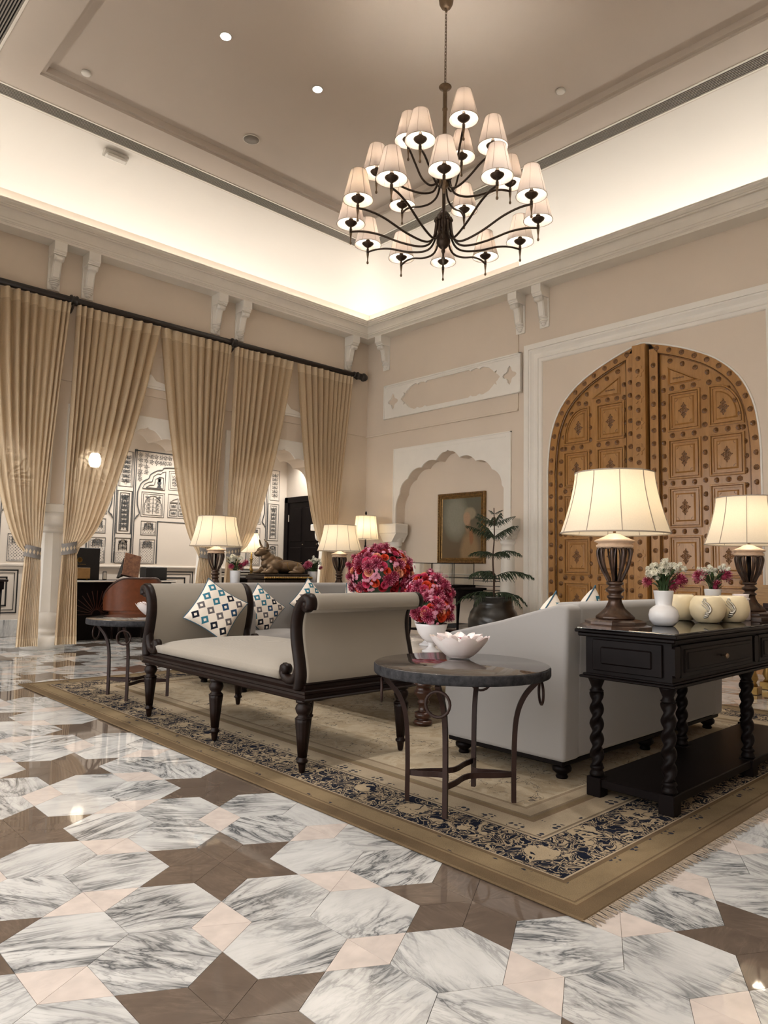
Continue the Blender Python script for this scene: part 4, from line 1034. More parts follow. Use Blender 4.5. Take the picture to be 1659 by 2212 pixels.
tier(.82, 4.09, [90 + 30 * i for i in range(12)], [(.065, 4.10), (.082, 3.98), (.13, 3.905), (.22, 3.89), (.38, 3.93), (.57, 4.005), (.71, 4.035), (.82, 4.035)], M['bronze'])
tier(.60, 4.49, [49 + 60 * i for i in range(6)], [(.05, 4.50), (.07, 4.42), (.11, 4.37), (.2, 4.355), (.32, 4.38), (.45, 4.43), (.53, 4.445), (.60, 4.435)], M['bronze'])
tier(.32, 4.85, [60, 180, 300], [(.05, 4.52), (.075, 4.46), (.13, 4.45), (.2, 4.52), (.26, 4.66), (.30, 4.76), (.32, 4.795)], M['bronze'])

# ================================================================== TABLE LAMPS
def bell(r0_, r1_, h, z0, n=40, oct_=8, flare=.55):
    def f(u, v):
        a = 2 * PI * u; k = 1 - .012 * abs(sin(oct_ / 2 * a))
        r = r1_ + (r0_ - r1_) * (1 - v) ** (1 + flare)
        return (r * k * cos(a), r * k * sin(a), z0 + h * v)
    return f
def shade_parts(t, r0_, r1_, h, z0, oct_=8, flare=.55, m='shade', power=14, pz=.5, seams=True, col=(1, .84, .63)):
    f = bell(r0_, r1_, h, z0, oct_=oct_, flare=flare)
    o = MB().grid(48, 12, f, cu=True).obj('lamp_shade', M[m], t)
    mb = MB()
    mb.tube([f(i / 48, 0) for i in range(48)], .0035, 5, closed=True); mb.tube([f(i / 48, 1) for i in range(48)], .0035, 5, closed=True)
    if seams:
        for k in range(oct_): mb.tube([Vector(f(k / oct_, j / 8)) * 1 for j in range(9)], .0022, 4)
    mb.obj('shade_binding', M['trimshade'], o)
    MB().lathe([(.014, 0), (.03, .03), (.03, .05), (.014, .075), (0, .08)], 12, (0, 0, z0 + h * pz - .05)).obj('bulb', M['bulb'], t)
    M4 = t.matrix_world if False else Matrix.Translation(t.location)
    point('lamp_bulb', t.location + Vector((0, 0, z0 + h * pz)), power, col, .04)
def urn_lamp(loc, label, rz=0, power=14):
    t = T('table_lamp', label, 'lamp', loc, rz, 'bronze cage-urn table lamps')
    mb = MB(); n = 6
    mb.lathe([(.155, 0), (.155, .012), (.145, .018)], 4, smooth=False); mb2 = MB()
    b = MB(); b.lathe([(.165, 0), (.165, .012), (.150, .018), (.140, .022), (.140, .034), (.120, .042), (.085, .046)], 8, smooth=False, M=Matrix.Rotation(PI / 8, 4, 'Z')).obj('plinth', M['lampbody'], t)
    mb = MB(); mb.lathe([(.088, .046), (.09, .052), (.088, .058), (.07, .075), (.045, .10), (.032, .13), (.03, .145)], 40, flute=.12, nf=20); mb.obj('foot', M['lampbody'], t)
    MB().lathe([(.03, .145), (.038, .152), (.038, .16), (.028, .166), (.03, .175), (.044, .187), (.044, .195), (.032, .205), (.028, .213), (.04, .22), (.04, .23), (.03, .235)], 24).obj('knop', M['lampbody'], t)
    cage = [(.03, .235), (.042, .262), (.06, .30), (.072, .34), (.078, .375), (.076, .395), (.07, .405)]
    rb = MB().tube([(p.x, 0, p.y) for p in smooth_path(cage, 4)], .0075, 6)
    rb.tube([(p.x * .995, (p.y - .235) * .1 * (1 if True else 1), p.y) for p in smooth_path(cage, 4)], .004, 5)
    rm = rb.mesh('rib', M['lampbody'])
    for k in range(9): link('rib', rm, t, rot=(0, 0, 2 * PI * k / 9))
    MB().lathe([(.012, .235), (.012, .41)], 10).obj('core', M['wood2'], t)
    MB().lathe([(.072, .402), (.085, .408), (.086, .418), (.075, .425), (.08, .43), (.094, .436), (.094, .442), (.075, .45), (.045, .464), (.028, .474), (.012, .478), (.008, .48)], 30).obj('cap', M['lampcap'], t)
    MB().lathe([(.007, .47), (.007, .60)], 8).obj('neck', M['bronze2'], t)
    for o in t.children: o.scale.z = .94
    shade_parts(t, .256, .186, .29, .45, 10, .45, power=power)
    return t
LP = 1.5
urn_lamp((3.15, 1.71, .7985), 'large lit bronze urn lamp nearest the camera, on the near console', 0, LP)
urn_lamp((4.66, 1.63, .7985), 'lit bronze urn lamp cut by the right edge of the frame, on the near console', .3, LP)
urn_lamp((3.60, 6.2, .7985), 'lit bronze urn lamp on the far console left of the bull', .2, LP)
urn_lamp((5.18, 6.2, .7985), 'lit bronze urn lamp on the far console right of the bull', .1, LP)
# ================================================================== CARVED DOOR
DR = bpy.data.objects.new('door_1', None); COL.objects.link(DR); struct(DR)
DX = X1 + .005
def outline(off):
    """half outline (offset from centre, z) moved inwards by off"""
    P = [(1.365, 0.0), (1.365, 1.2)] + dh[::-1]; out = []
    for i, (a, b) in enumerate(P):
        a0, b0 = P[max(i - 1, 0)]; a1, b1 = P[min(i + 1, len(P) - 1)]; tx, tz = a1 - a0, b1 - b0; q = math.hypot(tx, tz)
        out.append((max(0, a - tz / q * off), b + tx / q * off))
    return [(max(a, 0), b) for a, b in out]
for s_ in (1, -1):
    cb = .10 if s_ < 0 else .10     # the meeting line
    O1, O2 = outline(0), outline(.105)
    nm_ = 'leaf_border'
    mb = MB(); v = []; f = []
    inn = [(max(a, .205), b if a > .205 else None) for a, b in O2]
    zt2 = None
    pts2 = []
    for i, (a, b) in enumerate(O2):
        if a >= .205: pts2.append((a, b)); last = i
        else:
            a0, b0 = O2[last]; k = (a0 - .205) / max(1e-6, a0 - a); pts2.append((.205, b0 + (b - b0) * min(1, k)))
    for i in range(len(O1)):
        (a, b), (c, d) = O1[i], pts2[min(i, len(pts2) - 1)]
        if a < .1: a = .1
        for x in (DX, DX + .06): v += [(x, DC + s_ * a, b), (x, DC + s_ * c, d)]
    n = len(O1)
    for i in range(n - 1):
        p = i * 4; q = p + 4
        f += [(p, p + 1, q + 1, q), (p + 1, p + 3, q + 3, q + 1), (p, q, q + 2, p + 2)]
    mb.add(v, f)
    top = pts2[-1][1]
    ys = sorted((DC + s_ * .10, DC + s_ * .205)); mb.box(DX, DX + .06, ys[0], ys[1], 0, top + .06)
    mb.obj('leaf_border', M['door'], DR)
    # thin bead inside the border, in the wood darkened for shading
    mb = MB(); mb.tube([(DX + .02, DC + s_ * (a if a > .21 else .21), b) for a, b in outline(.115) if a > .18] + [(DX + .02, DC + s_ * .215, 0)], .009, 6).obj('leaf_bead', M['door_shaded'], DR)
    # recessed leaf board
    mb = MB(); B = [(a, b) for a, b in outline(.08) if a > .15]; B = [(.15, 0)] + B + [(.15, B[-1][1])]
    mb.prism([(DC + s_ * a, b) for a, b in B], DX + .045, DX + .075, 'yz').obj('leaf_board', M['door'], DR)
# panels
def rect_ring(mb, prof, hy, hz):
    v = []; f = []
    for d, p in prof: v += [(-p, -hy + d, -hz + d), (-p, hy - d, -hz + d), (-p, hy - d, hz - d), (-p, -hy + d, hz - d)]
    for i in range(len(prof) - 1):
        for k in range(4): f.append((i * 4 + k, i * 4 + (k + 1) % 4, i * 4 + 4 + (k + 1) % 4, i * 4 + 4 + k))
    e = (len(prof) - 1) * 4; f.append((e, e + 1, e + 2, e + 3)); return mb.add(v, f)
PPROF = [(0, 0), (0, .024), (.008, .030), (.018, .030), (.022, .004), (.03, .0), (.034, .020), (.046, .020), (.05, -.006), (.06, -.010), (.062, -.012), (.088, .016), (.092, .018)]
pm_ = MB(); rect_ring(pm_, PPROF, .194, .243); PANEL = pm_.mesh('door_panel', M['door'])
def ornament():
    mb = MB()
    def ring_(y, z, r, w=.0055):
        mb.tube([(-.004, y + r * cos(2 * PI * i / 12), z + r * sin(2 * PI * i / 12)) for i in range(12)], w, 5, closed=True)
    for y, z, r in ((0, 0, .017), (.027, .012, .011), (-.027, .012, .011), (.027, -.016, .011), (-.027, -.016, .011), (0, .034, .014), (0, -.036, .014), (.018, .05, .009), (-.018, .05, .009), (.018, -.052, .009), (-.018, -.052, .009), (0, .066, .010), (0, -.068, .010), (.046, -.001, .008), (-.046, -.001, .008)): ring_(y, z, r)
    for y, z in ((0, .086), (0, -.088), (.058, 0), (-.058, 0)): mb.ball((-.004, y, z), .008, 8, 6)
    for y, z in ((0, 0), (0, .034), (0, -.036)): mb.ball((-.006, y, z), .007, 8, 6)
    return mb.mesh('carved_motif', M['door_shaded'])
ORN = ornament()
CORN = MB()
for a in (-1, 1):
    for b in (-1, 1): CORN.tube([(-.002, a * .098, b * .118), (-.003, a * .083, b * .122), (-.003, a * .074, b * .133), (-.002, a * .072, b * .148)], .003, 4)
CORNM = CORN.mesh('corner_scroll', M['door_shaded'])
COLS_ = {1: [(3.595 - DC, 0), (3.11 - DC, 1)], -1: [(4.545 - DC, 0), (5.04 - DC, 1)]}
ROWS = [3.25, 2.67, 2.09, 1.51, .93, .35]
for side, cols in COLS_.items():
    for off, outer in cols:
        for ri, zt_ in enumerate(ROWS):
            if zt_ < .5: continue
            zc = zt_ - .243; loc = (DX + .047, DC + off, zc)
            if ri == 0 and outer:
                hy, hz = .194, .243; e = 1 if off > 0 else -1
                def clip(d):
                    q = [(-e * (hy - d), -hz + d), (e * (hy - d), -hz + d)]
                    q += [(e * ((hy - d) - (hy * 1.55 - d) * (1 - cos(PI / 2 * i / 8))), -hz + d + .03 + (2 * hz - 2 * d - .03) * sin(PI / 2 * i / 8)) for i in range(9)]
                    q += [(-e * (hy - d), hz - d)]; return q
                mb = MB(); v = []; f = []
                for d, p in PPROF: v += [(-p, a, b) for a, b in clip(d)]
                k = len(clip(0))
                for i in range(len(PPROF) - 1):
                    for j in range(k): f.append((i * k + j, i * k + (j + 1) % k, i * k + k + (j + 1) % k, i * k + k + j))
                f.append(tuple((len(PPROF) - 1) * k + j for j in range(k)))
                p_ = mb.add(v, f).obj('door_panel', M['door'], DR, loc)
                link('carved_motif', ORN, p_, (-.018, -e * .03, -.03))
            else:
                p_ = link('door_panel', PANEL, DR, loc)
                link('carved_motif', ORN, p_, (-.018, 0, 0)); link('corner_scroll', CORNM, p_, (-.018, 0, 0))
    # wedge panel at the top
    e = 1 if side < 0 else -1; y0 = DC + e * .31; tri = [(y0, 3.34), (y0 + e * .40, 3.34), (y0, 3.57)]
    cx_ = sum(p[0] for p in tri) / 3; cz_ = sum(p[1] for p in tri) / 3
    mb = MB(); v = []
    TP = [(0, 0), (0, .018), (.10, .022), (.2, .004), (.3, .016), (.4, .016)]
    for k, p in TP: v += [(DX + .047 - p, a + (cx_ - a) * k, b + (cz_ - b) * k) for a, b in tri]
    mb.add(v, [(i * 3 + j, i * 3 + (j + 1) % 3, i * 3 + 3 + (j + 1) % 3, i * 3 + 3 + j) for i in range(len(TP) - 1) for j in range(3)] + [tuple((len(TP) - 1) * 3 + j for j in range(3))])
    w_ = mb.obj('wedge_panel', M['door'], DR)
    mb = MB()
    for k in range(4): mb.tube([(DX + .026, cx_ + e * (-.05 + k * .035) + .012 * cos(2 * PI * i / 10), cz_ - .005 + .008 * sin(2 * PI * i / 10)) for i in range(10)], .004, 5, closed=True)
    mb.obj('carved_motif', M['door_shaded'], w_)
# rosettes
rs = MB(); rs.lathe([(.033, 0), (.034, .006), (.030, .011), (.020, .012)], 32, flute=.16, nf=10); rs.lathe([(.021, .012), (.018, .013), (.012, .02), (.006, .028), (0, .031)], 12)
ROS = rs.mesh('rosette', M['door_shaded'])
def rosette(y, z, x): link('rosette', ROS, DR, (x, y, z), (0, -PI / 2, random.uniform(0, .6)))
def along(P, step, fn, start=0):
    acc = start
    for (a, b), (c, d) in zip(P, P[1:]):
        l_ = math.hypot(c - a, d - b)
        while acc < l_: fn(a + (c - a) * acc / l_, b + (d - b) * acc / l_); acc += step
        acc -= l_
for s_ in (1, -1):
    along([p for p in outline(.053)], .165, lambda a, b: rosette(DC + s_ * a, b, DX) if a > .17 and b > .45 else None, .1)
    along([p for p in outline(.175)], .165, lambda a, b: rosette(DC + s_ * a, b, DX + .045) if a > .28 and b > .45 else None, .08)
    for z in [.52 + .163 * i for i in range(20)]: rosette(DC + s_ * .152, z, DX) if z < 3.72 else None
    for z in [.52 + .163 * i for i in range(19)]: rosette(DC + s_ * .258, z, DX + .045) if z < 3.6 else None
    for z in [.52 + .163 * i for i in range(17)]: rosette(DC + s_ * .745, z, DX + .045)
    for z in (2.72, 2.14, 1.56, .98):
        for a in (.36, .49, .62, .87, 1.0, 1.12): rosette(DC + s_ * a, z, DX + .045)
    for a in (.36, .49, .62, .80): rosette(DC + s_ * a, 3.295, DX + .045)
# central astragal with flower plates
BX = DX - .06
MB().box(BX, DX + .06, DC - .072, DC + .10, 0, 3.90, .006).obj('centre_post', M['door'], DR)
pp = MB(); pl_ = []
for i in range(40):
    a = 2 * PI * i / 40; r = .062 + .014 * cos(6 * a); pl_.append((r * cos(a) * .95, r * sin(a) * 1.1))
pp.prism(pl_, -.008, .004, 'yz'); PLT = pp.mesh('flower_plate', M['door'])
for i in range(22):
    z = .46 + .163 * i
    if z > 3.86: break
    if i % 2: link('flower_plate', PLT, DR, (BX - .002, DC + .014, z))
    rosette(DC + .014, z, BX - (.01 if i % 2 else 0))

# ================================================================== PAINTING
PA = T('painting', 'gilt-framed muted portrait painting hanging in the scalloped niche', 'painting', (X1 + NX - .005, 7.155, 1.71))
def paint_mat():
    m, nt, bs = nm('oil_portrait'); tc = N(nt, 'ShaderNodeTexCoord'); s = N(nt, 'ShaderNodeSeparateXYZ'); L(nt, tc.outputs['Object'], s.inputs[0])
    n_ = N(nt, 'ShaderNodeTexNoise', inp={'Scale': 7.0, 'Detail': 4}); L(nt, tc.outputs['Object'], n_.inputs[0])
    wob = math_(nt, 'MULTIPLY', math_(nt, 'SUBTRACT', n_.outputs['Fac'], .5), .05)
    y = math_(nt, 'ADD', s.outputs[1], wob); z = math_(nt, 'ADD', s.outputs[2], wob)
    def blob(cy_, cz_, ry, rz, soft_):
        d = math_(nt, 'ADD', math_(nt, 'POWER', math_(nt, 'ABSOLUTE', math_(nt, 'DIVIDE', math_(nt, 'SUBTRACT', y, cy_), ry)), 2.0), math_(nt, 'POWER', math_(nt, 'ABSOLUTE', math_(nt, 'DIVIDE', math_(nt, 'SUBTRACT', z, cz_), rz)), 2.0))
        return ramp(nt, d, [(.55 - soft_, (1, 1, 1)), (min(1, .75 + soft_), (0, 0, 0))])
    bg = mixc(nt, ramp(nt, math_(nt, 'ADD', z, .5), [(.1, (0, 0, 0)), (.95, (1, 1, 1))]), (.12, .075, .035), (.115, .115, .085))
    c = mixc(nt, blob(.12, .18, .28, .42, .3), bg, (.26, .255, .20))
    c = mixc(nt, blob(-.17, -.40, .22, .40, .22), c, (.30, .19, .09))      # robe
    c = mixc(nt, blob(-.20, -.14, .05, .16, .2), c, (.27, .115, .045))        # scarf
    c = mixc(nt, blob(-.135, .02, .07, .12, .2), c, (.26, .16, .09))          # neck
    c = mixc(nt, blob(-.17, .22, .14, .12, .12), c, (.33, .27, .18))           # hair
    c = mixc(nt, blob(-.115, .14, .085, .13, .10), c, (.46, .29, .18))      # face
    c = mixc(nt, math_(nt, 'MULTIPLY', noise(nt, tc.outputs['Object'], 40, 4), .35), c, (.10, .075, .04))
    L(nt, c, bs.inputs['Base Color']); bs.inputs['Roughness'].default_value = .4; return m
MB().box(-.018, 0, -.42, .42, -.49, .49).obj('canvas', paint_mat(), PA)
FP = [(0, 0), (0, .045), (.012, .055), (.025, .05), (.03, .035), (.045, .032), (.055, .045), (.066, .045), (.07, .025), (.085, .018)]
mb = MB(); v = []; f = []
for d, p in FP: v += [(-p, -.475 + d, -.55 + d), (-p, .475 - d, -.55 + d), (-p, .475 - d, .55 - d), (-p, -.475 + d, .55 - d)]
for i in range(len(FP) - 1):
    for k in range(4): f.append((i * 4 + k, i * 4 + (k + 1) % 4, i * 4 + 4 + (k + 1) % 4, i * 4 + 4 + k))
FO = mb.add(v, f).obj('frame', M['gold'], PA)
mb = MB()
for i in range(26):
    for sy in (-1, 1): mb.ball((-.05, sy * .457, -.53 + 1.06 * i / 25), .011, 6, 4)
for i in range(22):
    for sz in (-1, 1): mb.ball((-.05, -.44 + .88 * i / 21, sz * .532), .011, 6, 4)
mb.obj('carved_beading', M['door_shaded'], FO)['kind'] = 'stuff'

# ================================================================== POTTED PINE
PP = T('potted_pine', 'tiered Norfolk pine growing in a big dark glazed pot by the door frame', 'potted plant', (7.42, 5.74, 0))
MB().lathe([(.19, .0), (.2, .02), (.27, .15), (.325, .32), (.33, .42), (.30, .52), (.262, .575), (.262, .60), (.255, .615), (.25, .66), (.265, .69), (.285, .71), (.28, .73), (.26, .73), (.245, .70), (.24, .66)], 40).obj('pot', M['pot'], PP)
MB().lathe([(0, .66), (.245, .66)], 24).obj('soil', M['soil'], PP)
stp = smooth_path([(0, 0, .65), (.01, .0, .9), (-.005, .01, 1.2), (.01, 0, 1.5), (0, 0, 1.88)], 6)
MB().tube(stp, [.016 - .010 * i / (len(stp) - 1) for i in range(len(stp))], 8).obj('trunk', M['stem'], PP)
def frond(rise, droop, seed):
    r_ = random.Random(seed); mb = MB(); n = 20; P = []
    for i in range(n + 1):
        t_ = i / n; P.append(Vector((t_, .05 * sin(3 * t_ + seed), rise * t_ - droop * t_ * t_)))
    mb.tube(P, [.011 - .008 * i / n for i in range(n + 1)], 5)
    for i in range(2, n + 1):
        t_ = i / n; l_ = (.24 * sin(PI * min(1, .18 + t_ * .82)) + .05) * r_.uniform(.85, 1.1)
        for s_ in (-1, 1):
            d = Vector((.5, s_ * r_.uniform(.35, .75), -.55 + r_.uniform(-.25, .35))).normalized(); p = P[i]
            q = [p, p + d * l_ * .5 + Vector((0, 0, .02)), p + d * l_ + Vector((.0, 0, -.03))]
            mb.tube(q, [.010, .016, .004], 4)
    return mb.mesh('branch', M['leaf'])
FR = [frond(.75, .30, 1), frond(.62, .62, 2), frond(.45, .75, 3)]
random.seed(21)
for z, R, k, fr in ((1.85, .11, 3, 0), (1.70, .32, 5, 0), (1.53, .37, 5, 0), (1.30, .40, 4, 1), (1.02, .50, 3, 1), (.80, .46, 5, 2)):
    a0 = random.uniform(0, 6)
    for i in range(k):
        a = a0 + 2 * PI * i / k + random.uniform(-.2, .2); s_ = R * random.uniform(.85, 1.1)
        link('branch', FR[fr], PP, (0, 0, z - .05), (0, 0, a), (s_, s_, s_))

# ================================================================== FLOWERS
def rose_mesh(m):
    mb = MB(); r_ = random.Random(3)
    for k, (rad, h, n, op) in enumerate(((.010, .030, 3, .15), (.017, .030, 4, .35), (.024, .026, 5, .7), (.030, .018, 5, 1.1))):
        for i in range(n):
            a = 2 * PI * i / n + k * .6
            def pet(u, v, a=a, rad=rad, h=h, n=n, op=op):
                w = (u - .5) * 2 * PI / n * 1.35; r = rad * (.45 + .55 * v ** .6) + .006 * op * v * v
                return (r * cos(a + w), r * sin(a + w), h * v * (1 - .12 * abs(2 * u - 1) ** 2) - .004 * op * v ** 4)
            mb.grid(4, 3, pet)
    return mb.mesh('rose', m)
def mum_mesh(m, R=.045, dens=1.0):
    mb = MB(); n = int(70 * dens)
    for i in range(n):
        t_ = (i + .5) / n; el = PI / 2 * (1 - t_ * 1.15); a = i * 2.39996; d = Vector((cos(a) * cos(el), sin(a) * cos(el), sin(el)))
        sd = Vector((-sin(a), cos(a), 0)) * .0035; upv = d.cross(sd).normalized() * .002
        p0 = d * R * .2; p1 = d * R * .75 + upv; p2 = d * R * random.uniform(.95, 1.1)
        mb.add([p0 - sd * .5, p0 + sd * .5, p1 + sd, p1 - sd, p2 + sd * .4, p2 - sd * .4], [(0, 1, 2, 3), (3, 2, 4, 5)])
    mb.ball((0, 0, 0), R * .45, 8, 6)
    return mb.mesh('chrysanthemum', m)
def daisy_mesh(m, R=.016, n=10):
    mb = MB()
    for i in range(n):
        a = 2 * PI * i / n; c, s_ = cos(a), sin(a); w = R * .26
        mb.add([(0, 0, .002), (R * .55 * c - w * s_, R * .55 * s_ + w * c, .004), (R * c, R * s_, .001), (R * .55 * c + w * s_, R * .55 * s_ - w * c, .004)], [(0, 1, 2, 3)])
    mb.ball((0, 0, .002), R * .30, 6, 4, sz=.6)
    return mb.mesh('daisy', m)
def mum_tips():
    mb = MB(); n = 46
    for i in range(n):
        t_ = (i + .5) / n; el = PI / 2 * (1 - t_ * 1.1); a = i * 2.39996 + .3; d = Vector((cos(a) * cos(el), sin(a) * cos(el), sin(el)))
        sd = Vector((-sin(a), cos(a), 0)) * .0026
        p1 = d * .040; p2 = d * .0495
        mb.add([p1 - sd * .6, p1 + sd * .6, p2 + sd, p2 - sd], [(0, 1, 2, 3)])
    return mb.mesh('petal_tips', M['mumtip'])
RO = [rose_mesh(M[k]) for k in ('rose_red', 'rose_pink', 'rose_orange', 'rose_peach', 'rose_red', 'rose_pink')]
MU = [mum_mesh(M['mum'], .045, 1.2), mum_tips()]
DA = daisy_mesh(M['daisy']); DW = daisy_mesh(M['daisy_w'], .02, 12); DWS = mum_mesh(M['daisy_w'], .022, .6)
def put(me, t, p, d, s):
    q = Vector(d).to_track_quat('Z', 'Y').to_euler(); link(me.name.split('.')[0], me, t, p, q, s)
def dome(loc, R, label, seed, n_r, n_m, n_d, squash=.95, base=None, zmin=-.55):
    t = T('flower_arrangement', label, 'flowers', loc, group='domed red and pink flower arrangements'); rr = random.Random(seed)
    MB().ball((0, 0, 0), R * .86, 18, 12, sz=squash).obj('foliage_core', M['leaf'], t)
    pts = []
    N_ = n_r + n_m + n_d
    kinds = ['r'] * n_r + ['m'] * n_m + ['d'] * n_d; rr.shuffle(kinds)
    i = 0; made = 0
    for i in range(N_):
        z = 1 - (1 - zmin) * (i + .5) / N_; a = i * 2.39996 + rr.uniform(-.15, .15); q = math.sqrt(max(0, 1 - z * z))
        d = Vector((q * cos(a), q * sin(a), z)); p = Vector((d.x, d.y, d.z * squash)) * R * rr.uniform(.93, 1.0)
        k = kinds[i]
        if k == 'r': put(rr.choice(RO), t, p - d * .018, d, rr.uniform(.9, 1.15))
        elif k == 'm':
            s_ = rr.uniform(.95, 1.35); put(MU[0], t, p - d * .01, d, s_); put(MU[1], t, p - d * .008, d, s_)
        else:
            for j in range(5):
                o = Vector((rr.uniform(-1, 1), rr.uniform(-1, 1), rr.uniform(-1, 1))) * .032; e = (p + o).normalized()
                put(DA, t, p + o + d * .004, (d + o * 6).normalized(), rr.uniform(.8, 1.2))
    return t
TT = .445
def urn(loc, label, s, h):
    t = T('footed_urn', label, 'urn', loc, group='white footed urns on the coffee table')
    MB().lathe([(.07 * s, 0), (.07 * s, .012 * h), (.05 * s, .018 * h), (.022 * s, .04 * h), (.02 * s, .06 * h), (.035 * s, .075 * h)], 28).obj('foot', M['ceramic'], t)
    MB().lathe([(.03 * s, .07 * h), (.07 * s, .10 * h), (.10 * s, .14 * h), (.118 * s, .19 * h), (.125 * s, .21 * h), (.118 * s, .212 * h), (.09 * s, .15 * h), (0, .12 * h)], 32).obj('bowl', M['ceramic'], t)
    return t
urn((3.955, 3.64, TT), 'white footed urn under the smallest flower dome', 1.0, 1.0)
dome((3.955, 3.64, .735), .145, 'smallest red flower dome, in the white urn nearest the side table', 5, 44, 20, 14, .85, zmin=-.35)
urn((4.26, 3.96, TT), 'white footed urn under the middle flower dome', 1.0, 1.15)
dome((4.26, 3.96, .852), .19, 'middle-sized red flower dome behind the smallest one', 6, 62, 20, 20, .95)
urn((4.12, 4.36, TT), 'tall white footed urn under the largest flower dome', 1.3, 1.5)
dome((4.10, 4.36, 1.005), .27, 'largest red and pink flower dome above the daybed arm', 8, 110, 34, 32, .9)
def stems(t, z0, R, heads, m=None):
    mb = MB()
    for p in heads: mb.tube(smooth_path([(p[0] * .12, p[1] * .12, z0 - .06), (p[0] * .4, p[1] * .4, (z0 + p[2]) / 2), p], 4), .0025, 4)
    mb.obj('stems', m or M['leaf2'], t)
def bouquet(t, z0, whites, mums, seed, leaves=30):
    rr = random.Random(seed); heads = []
    for (x, y, z, n, sp) in whites:
        for i in range(n):
            p = Vector((x + rr.gauss(0, sp), y + rr.gauss(0, sp), z + rr.gauss(0, sp * .55))); heads.append(p)
            d = Vector((p.x * 3, p.y * 3, .35)).normalized(); put(DWS, t, p, d, rr.uniform(.8, 1.1))
    for (x, y, z, s_) in mums:
        p = Vector((x, y, z)); heads.append(p); d = Vector((x * 2.5, y * 2.5, .18)).normalized(); put(MU[0], t, p, d, s_); put(MU[1], t, p, d, s_)
    stems(t, z0, 0, heads)
    mb = MB()
    for i in range(leaves):
        a = rr.uniform(0, 6.28); r = rr.uniform(.01, .06); z = z0 + rr.uniform(.0, .09); d = Vector((cos(a), sin(a), rr.uniform(0, .9))).normalized(); p = Vector((r * cos(a), r * sin(a), z)); sd = Vector((-sin(a), cos(a), 0)) * .010
        mb.add([p, p + d * .02 + sd, p + d * .05, p + d * .02 - sd], [(0, 1, 2, 3)])
    mb.obj('foliage', M['leaf2'], t)
def ridge_vase(loc, label, s=.88):
    t = T('vase', label, 'vase', loc, group='white ridged bulb vases'); t.scale = (s, s, s)
    MB().lathe([(.045, 0), (.058, .004), (.078, .03), (.083, .06), (.076, .09), (.058, .108), (.045, .115), (.044, .12), (.05, .16), (.055, .195), (.056, .20), (.051, .20), (.04, .13), (0, .12)], 64, flute=.018, nf=32).obj('body', M['ceramic'], t)
    return t
v_ = ridge_vase((3.50, 1.635, .7985), 'white ridged vase with white and magenta flowers beside the big lamp'); 
bouquet(v_, .2, [(-.01, .02, .32, 26, .034), (.03, -.01, .33, 18, .03), (-.05, .03, .285, 12, .02)], [(.085, -.05, .255, 1.05), (.075, -.01, .225, .9), (-.075, .05, .245, .8)], 11)
v_ = ridge_vase((4.30, 1.71, .7985), 'white vase with magenta mums and white flowers behind the cream pots')
bouquet(v_, .2, [(.0, .02, .32, 22, .035), (.05, -.05, .325, 8, .014)], [(-.07, .05, .275, 1.15), (.06, -.05, .285, 1.2), (-.0, -.02, .215, 1.0)], 12)
for (x, y, lb, fl_) in ((3.95, 1.60, 'rounded cream pot with silver paisley leaf, front one of the cluster', 1), (4.03, 1.778, 'rounded cream pot without visible paisley beside the ridged vase', 0), (4.14, 1.545, 'rounded cream pot with silver paisley, right one of the cluster', 1)):
    t = T('cream_pot', lb, 'pot', (x, y, .7985), math.atan2(-y, -x), group='cream gourd-shaped pots on the console'); t.scale = (.86, .86, .93)
    MB().lathe([(.05, 0), (.07, .006), (.098, .04), (.108, .08), (.10, .12), (.082, .148), (.07, .156), (.066, .156), (.07, .14), (.06, .08), (0, .05)], 36).obj('body', M['cream'], t)
    if fl_:
        mb = MB(); path = [(.0, .05), (.022, .055), (.03, .075), (.018, .10), (.0, .115), (-.012, .13), (-.002, .132), (.006, .122)]
        pth = smooth_path(path, 3)
        def bowl_r(z): 
            P = [(0, .05), (.006, .07), (.04, .098), (.08, .108), (.12, .10), (.148, .082)]
            for (za, ra), (zb, rb) in zip(P, P[1:]):
                if za <= z <= zb: return ra + (rb - ra) * (z - za) / (zb - za)
            return .08
        for k, (w0, n0) in enumerate(((.016, len(pth)), (.012, len(pth) - 4), (.009, len(pth) - 7))):
            q = []; rr_ = []
            for i, p in enumerate(pth[:n0]):
                z = p.y - .012 * k + .008; a = (p.x - .012 - .006 * k) / .1; r = bowl_r(z) + .001; q.append((r * cos(a), r * sin(a), z)); rr_.append(w0 * (1 - .85 * i / n0) * .55 + .001)
            mb.tube(q, rr_, 6)
        mb.obj('paisley_leaf', M['silver'], t)
t = T('stoneware_jar', 'pale stoneware jar between the cream pots and the right-hand lamp', 'jar', (4.385, 1.585, .7985), group=None)
MB().lathe([(.04, 0), (.05, .004), (.05, .06), (.045, .09), (.042, .13), (.046, .15), (.04, .15), (.036, .1), (0, .09)], 24).obj('body', M['alab'], t); MB().lathe([(.047, .118), (.05, .122), (.047, .126)], 24).obj('collar', M['ceramic'], t)

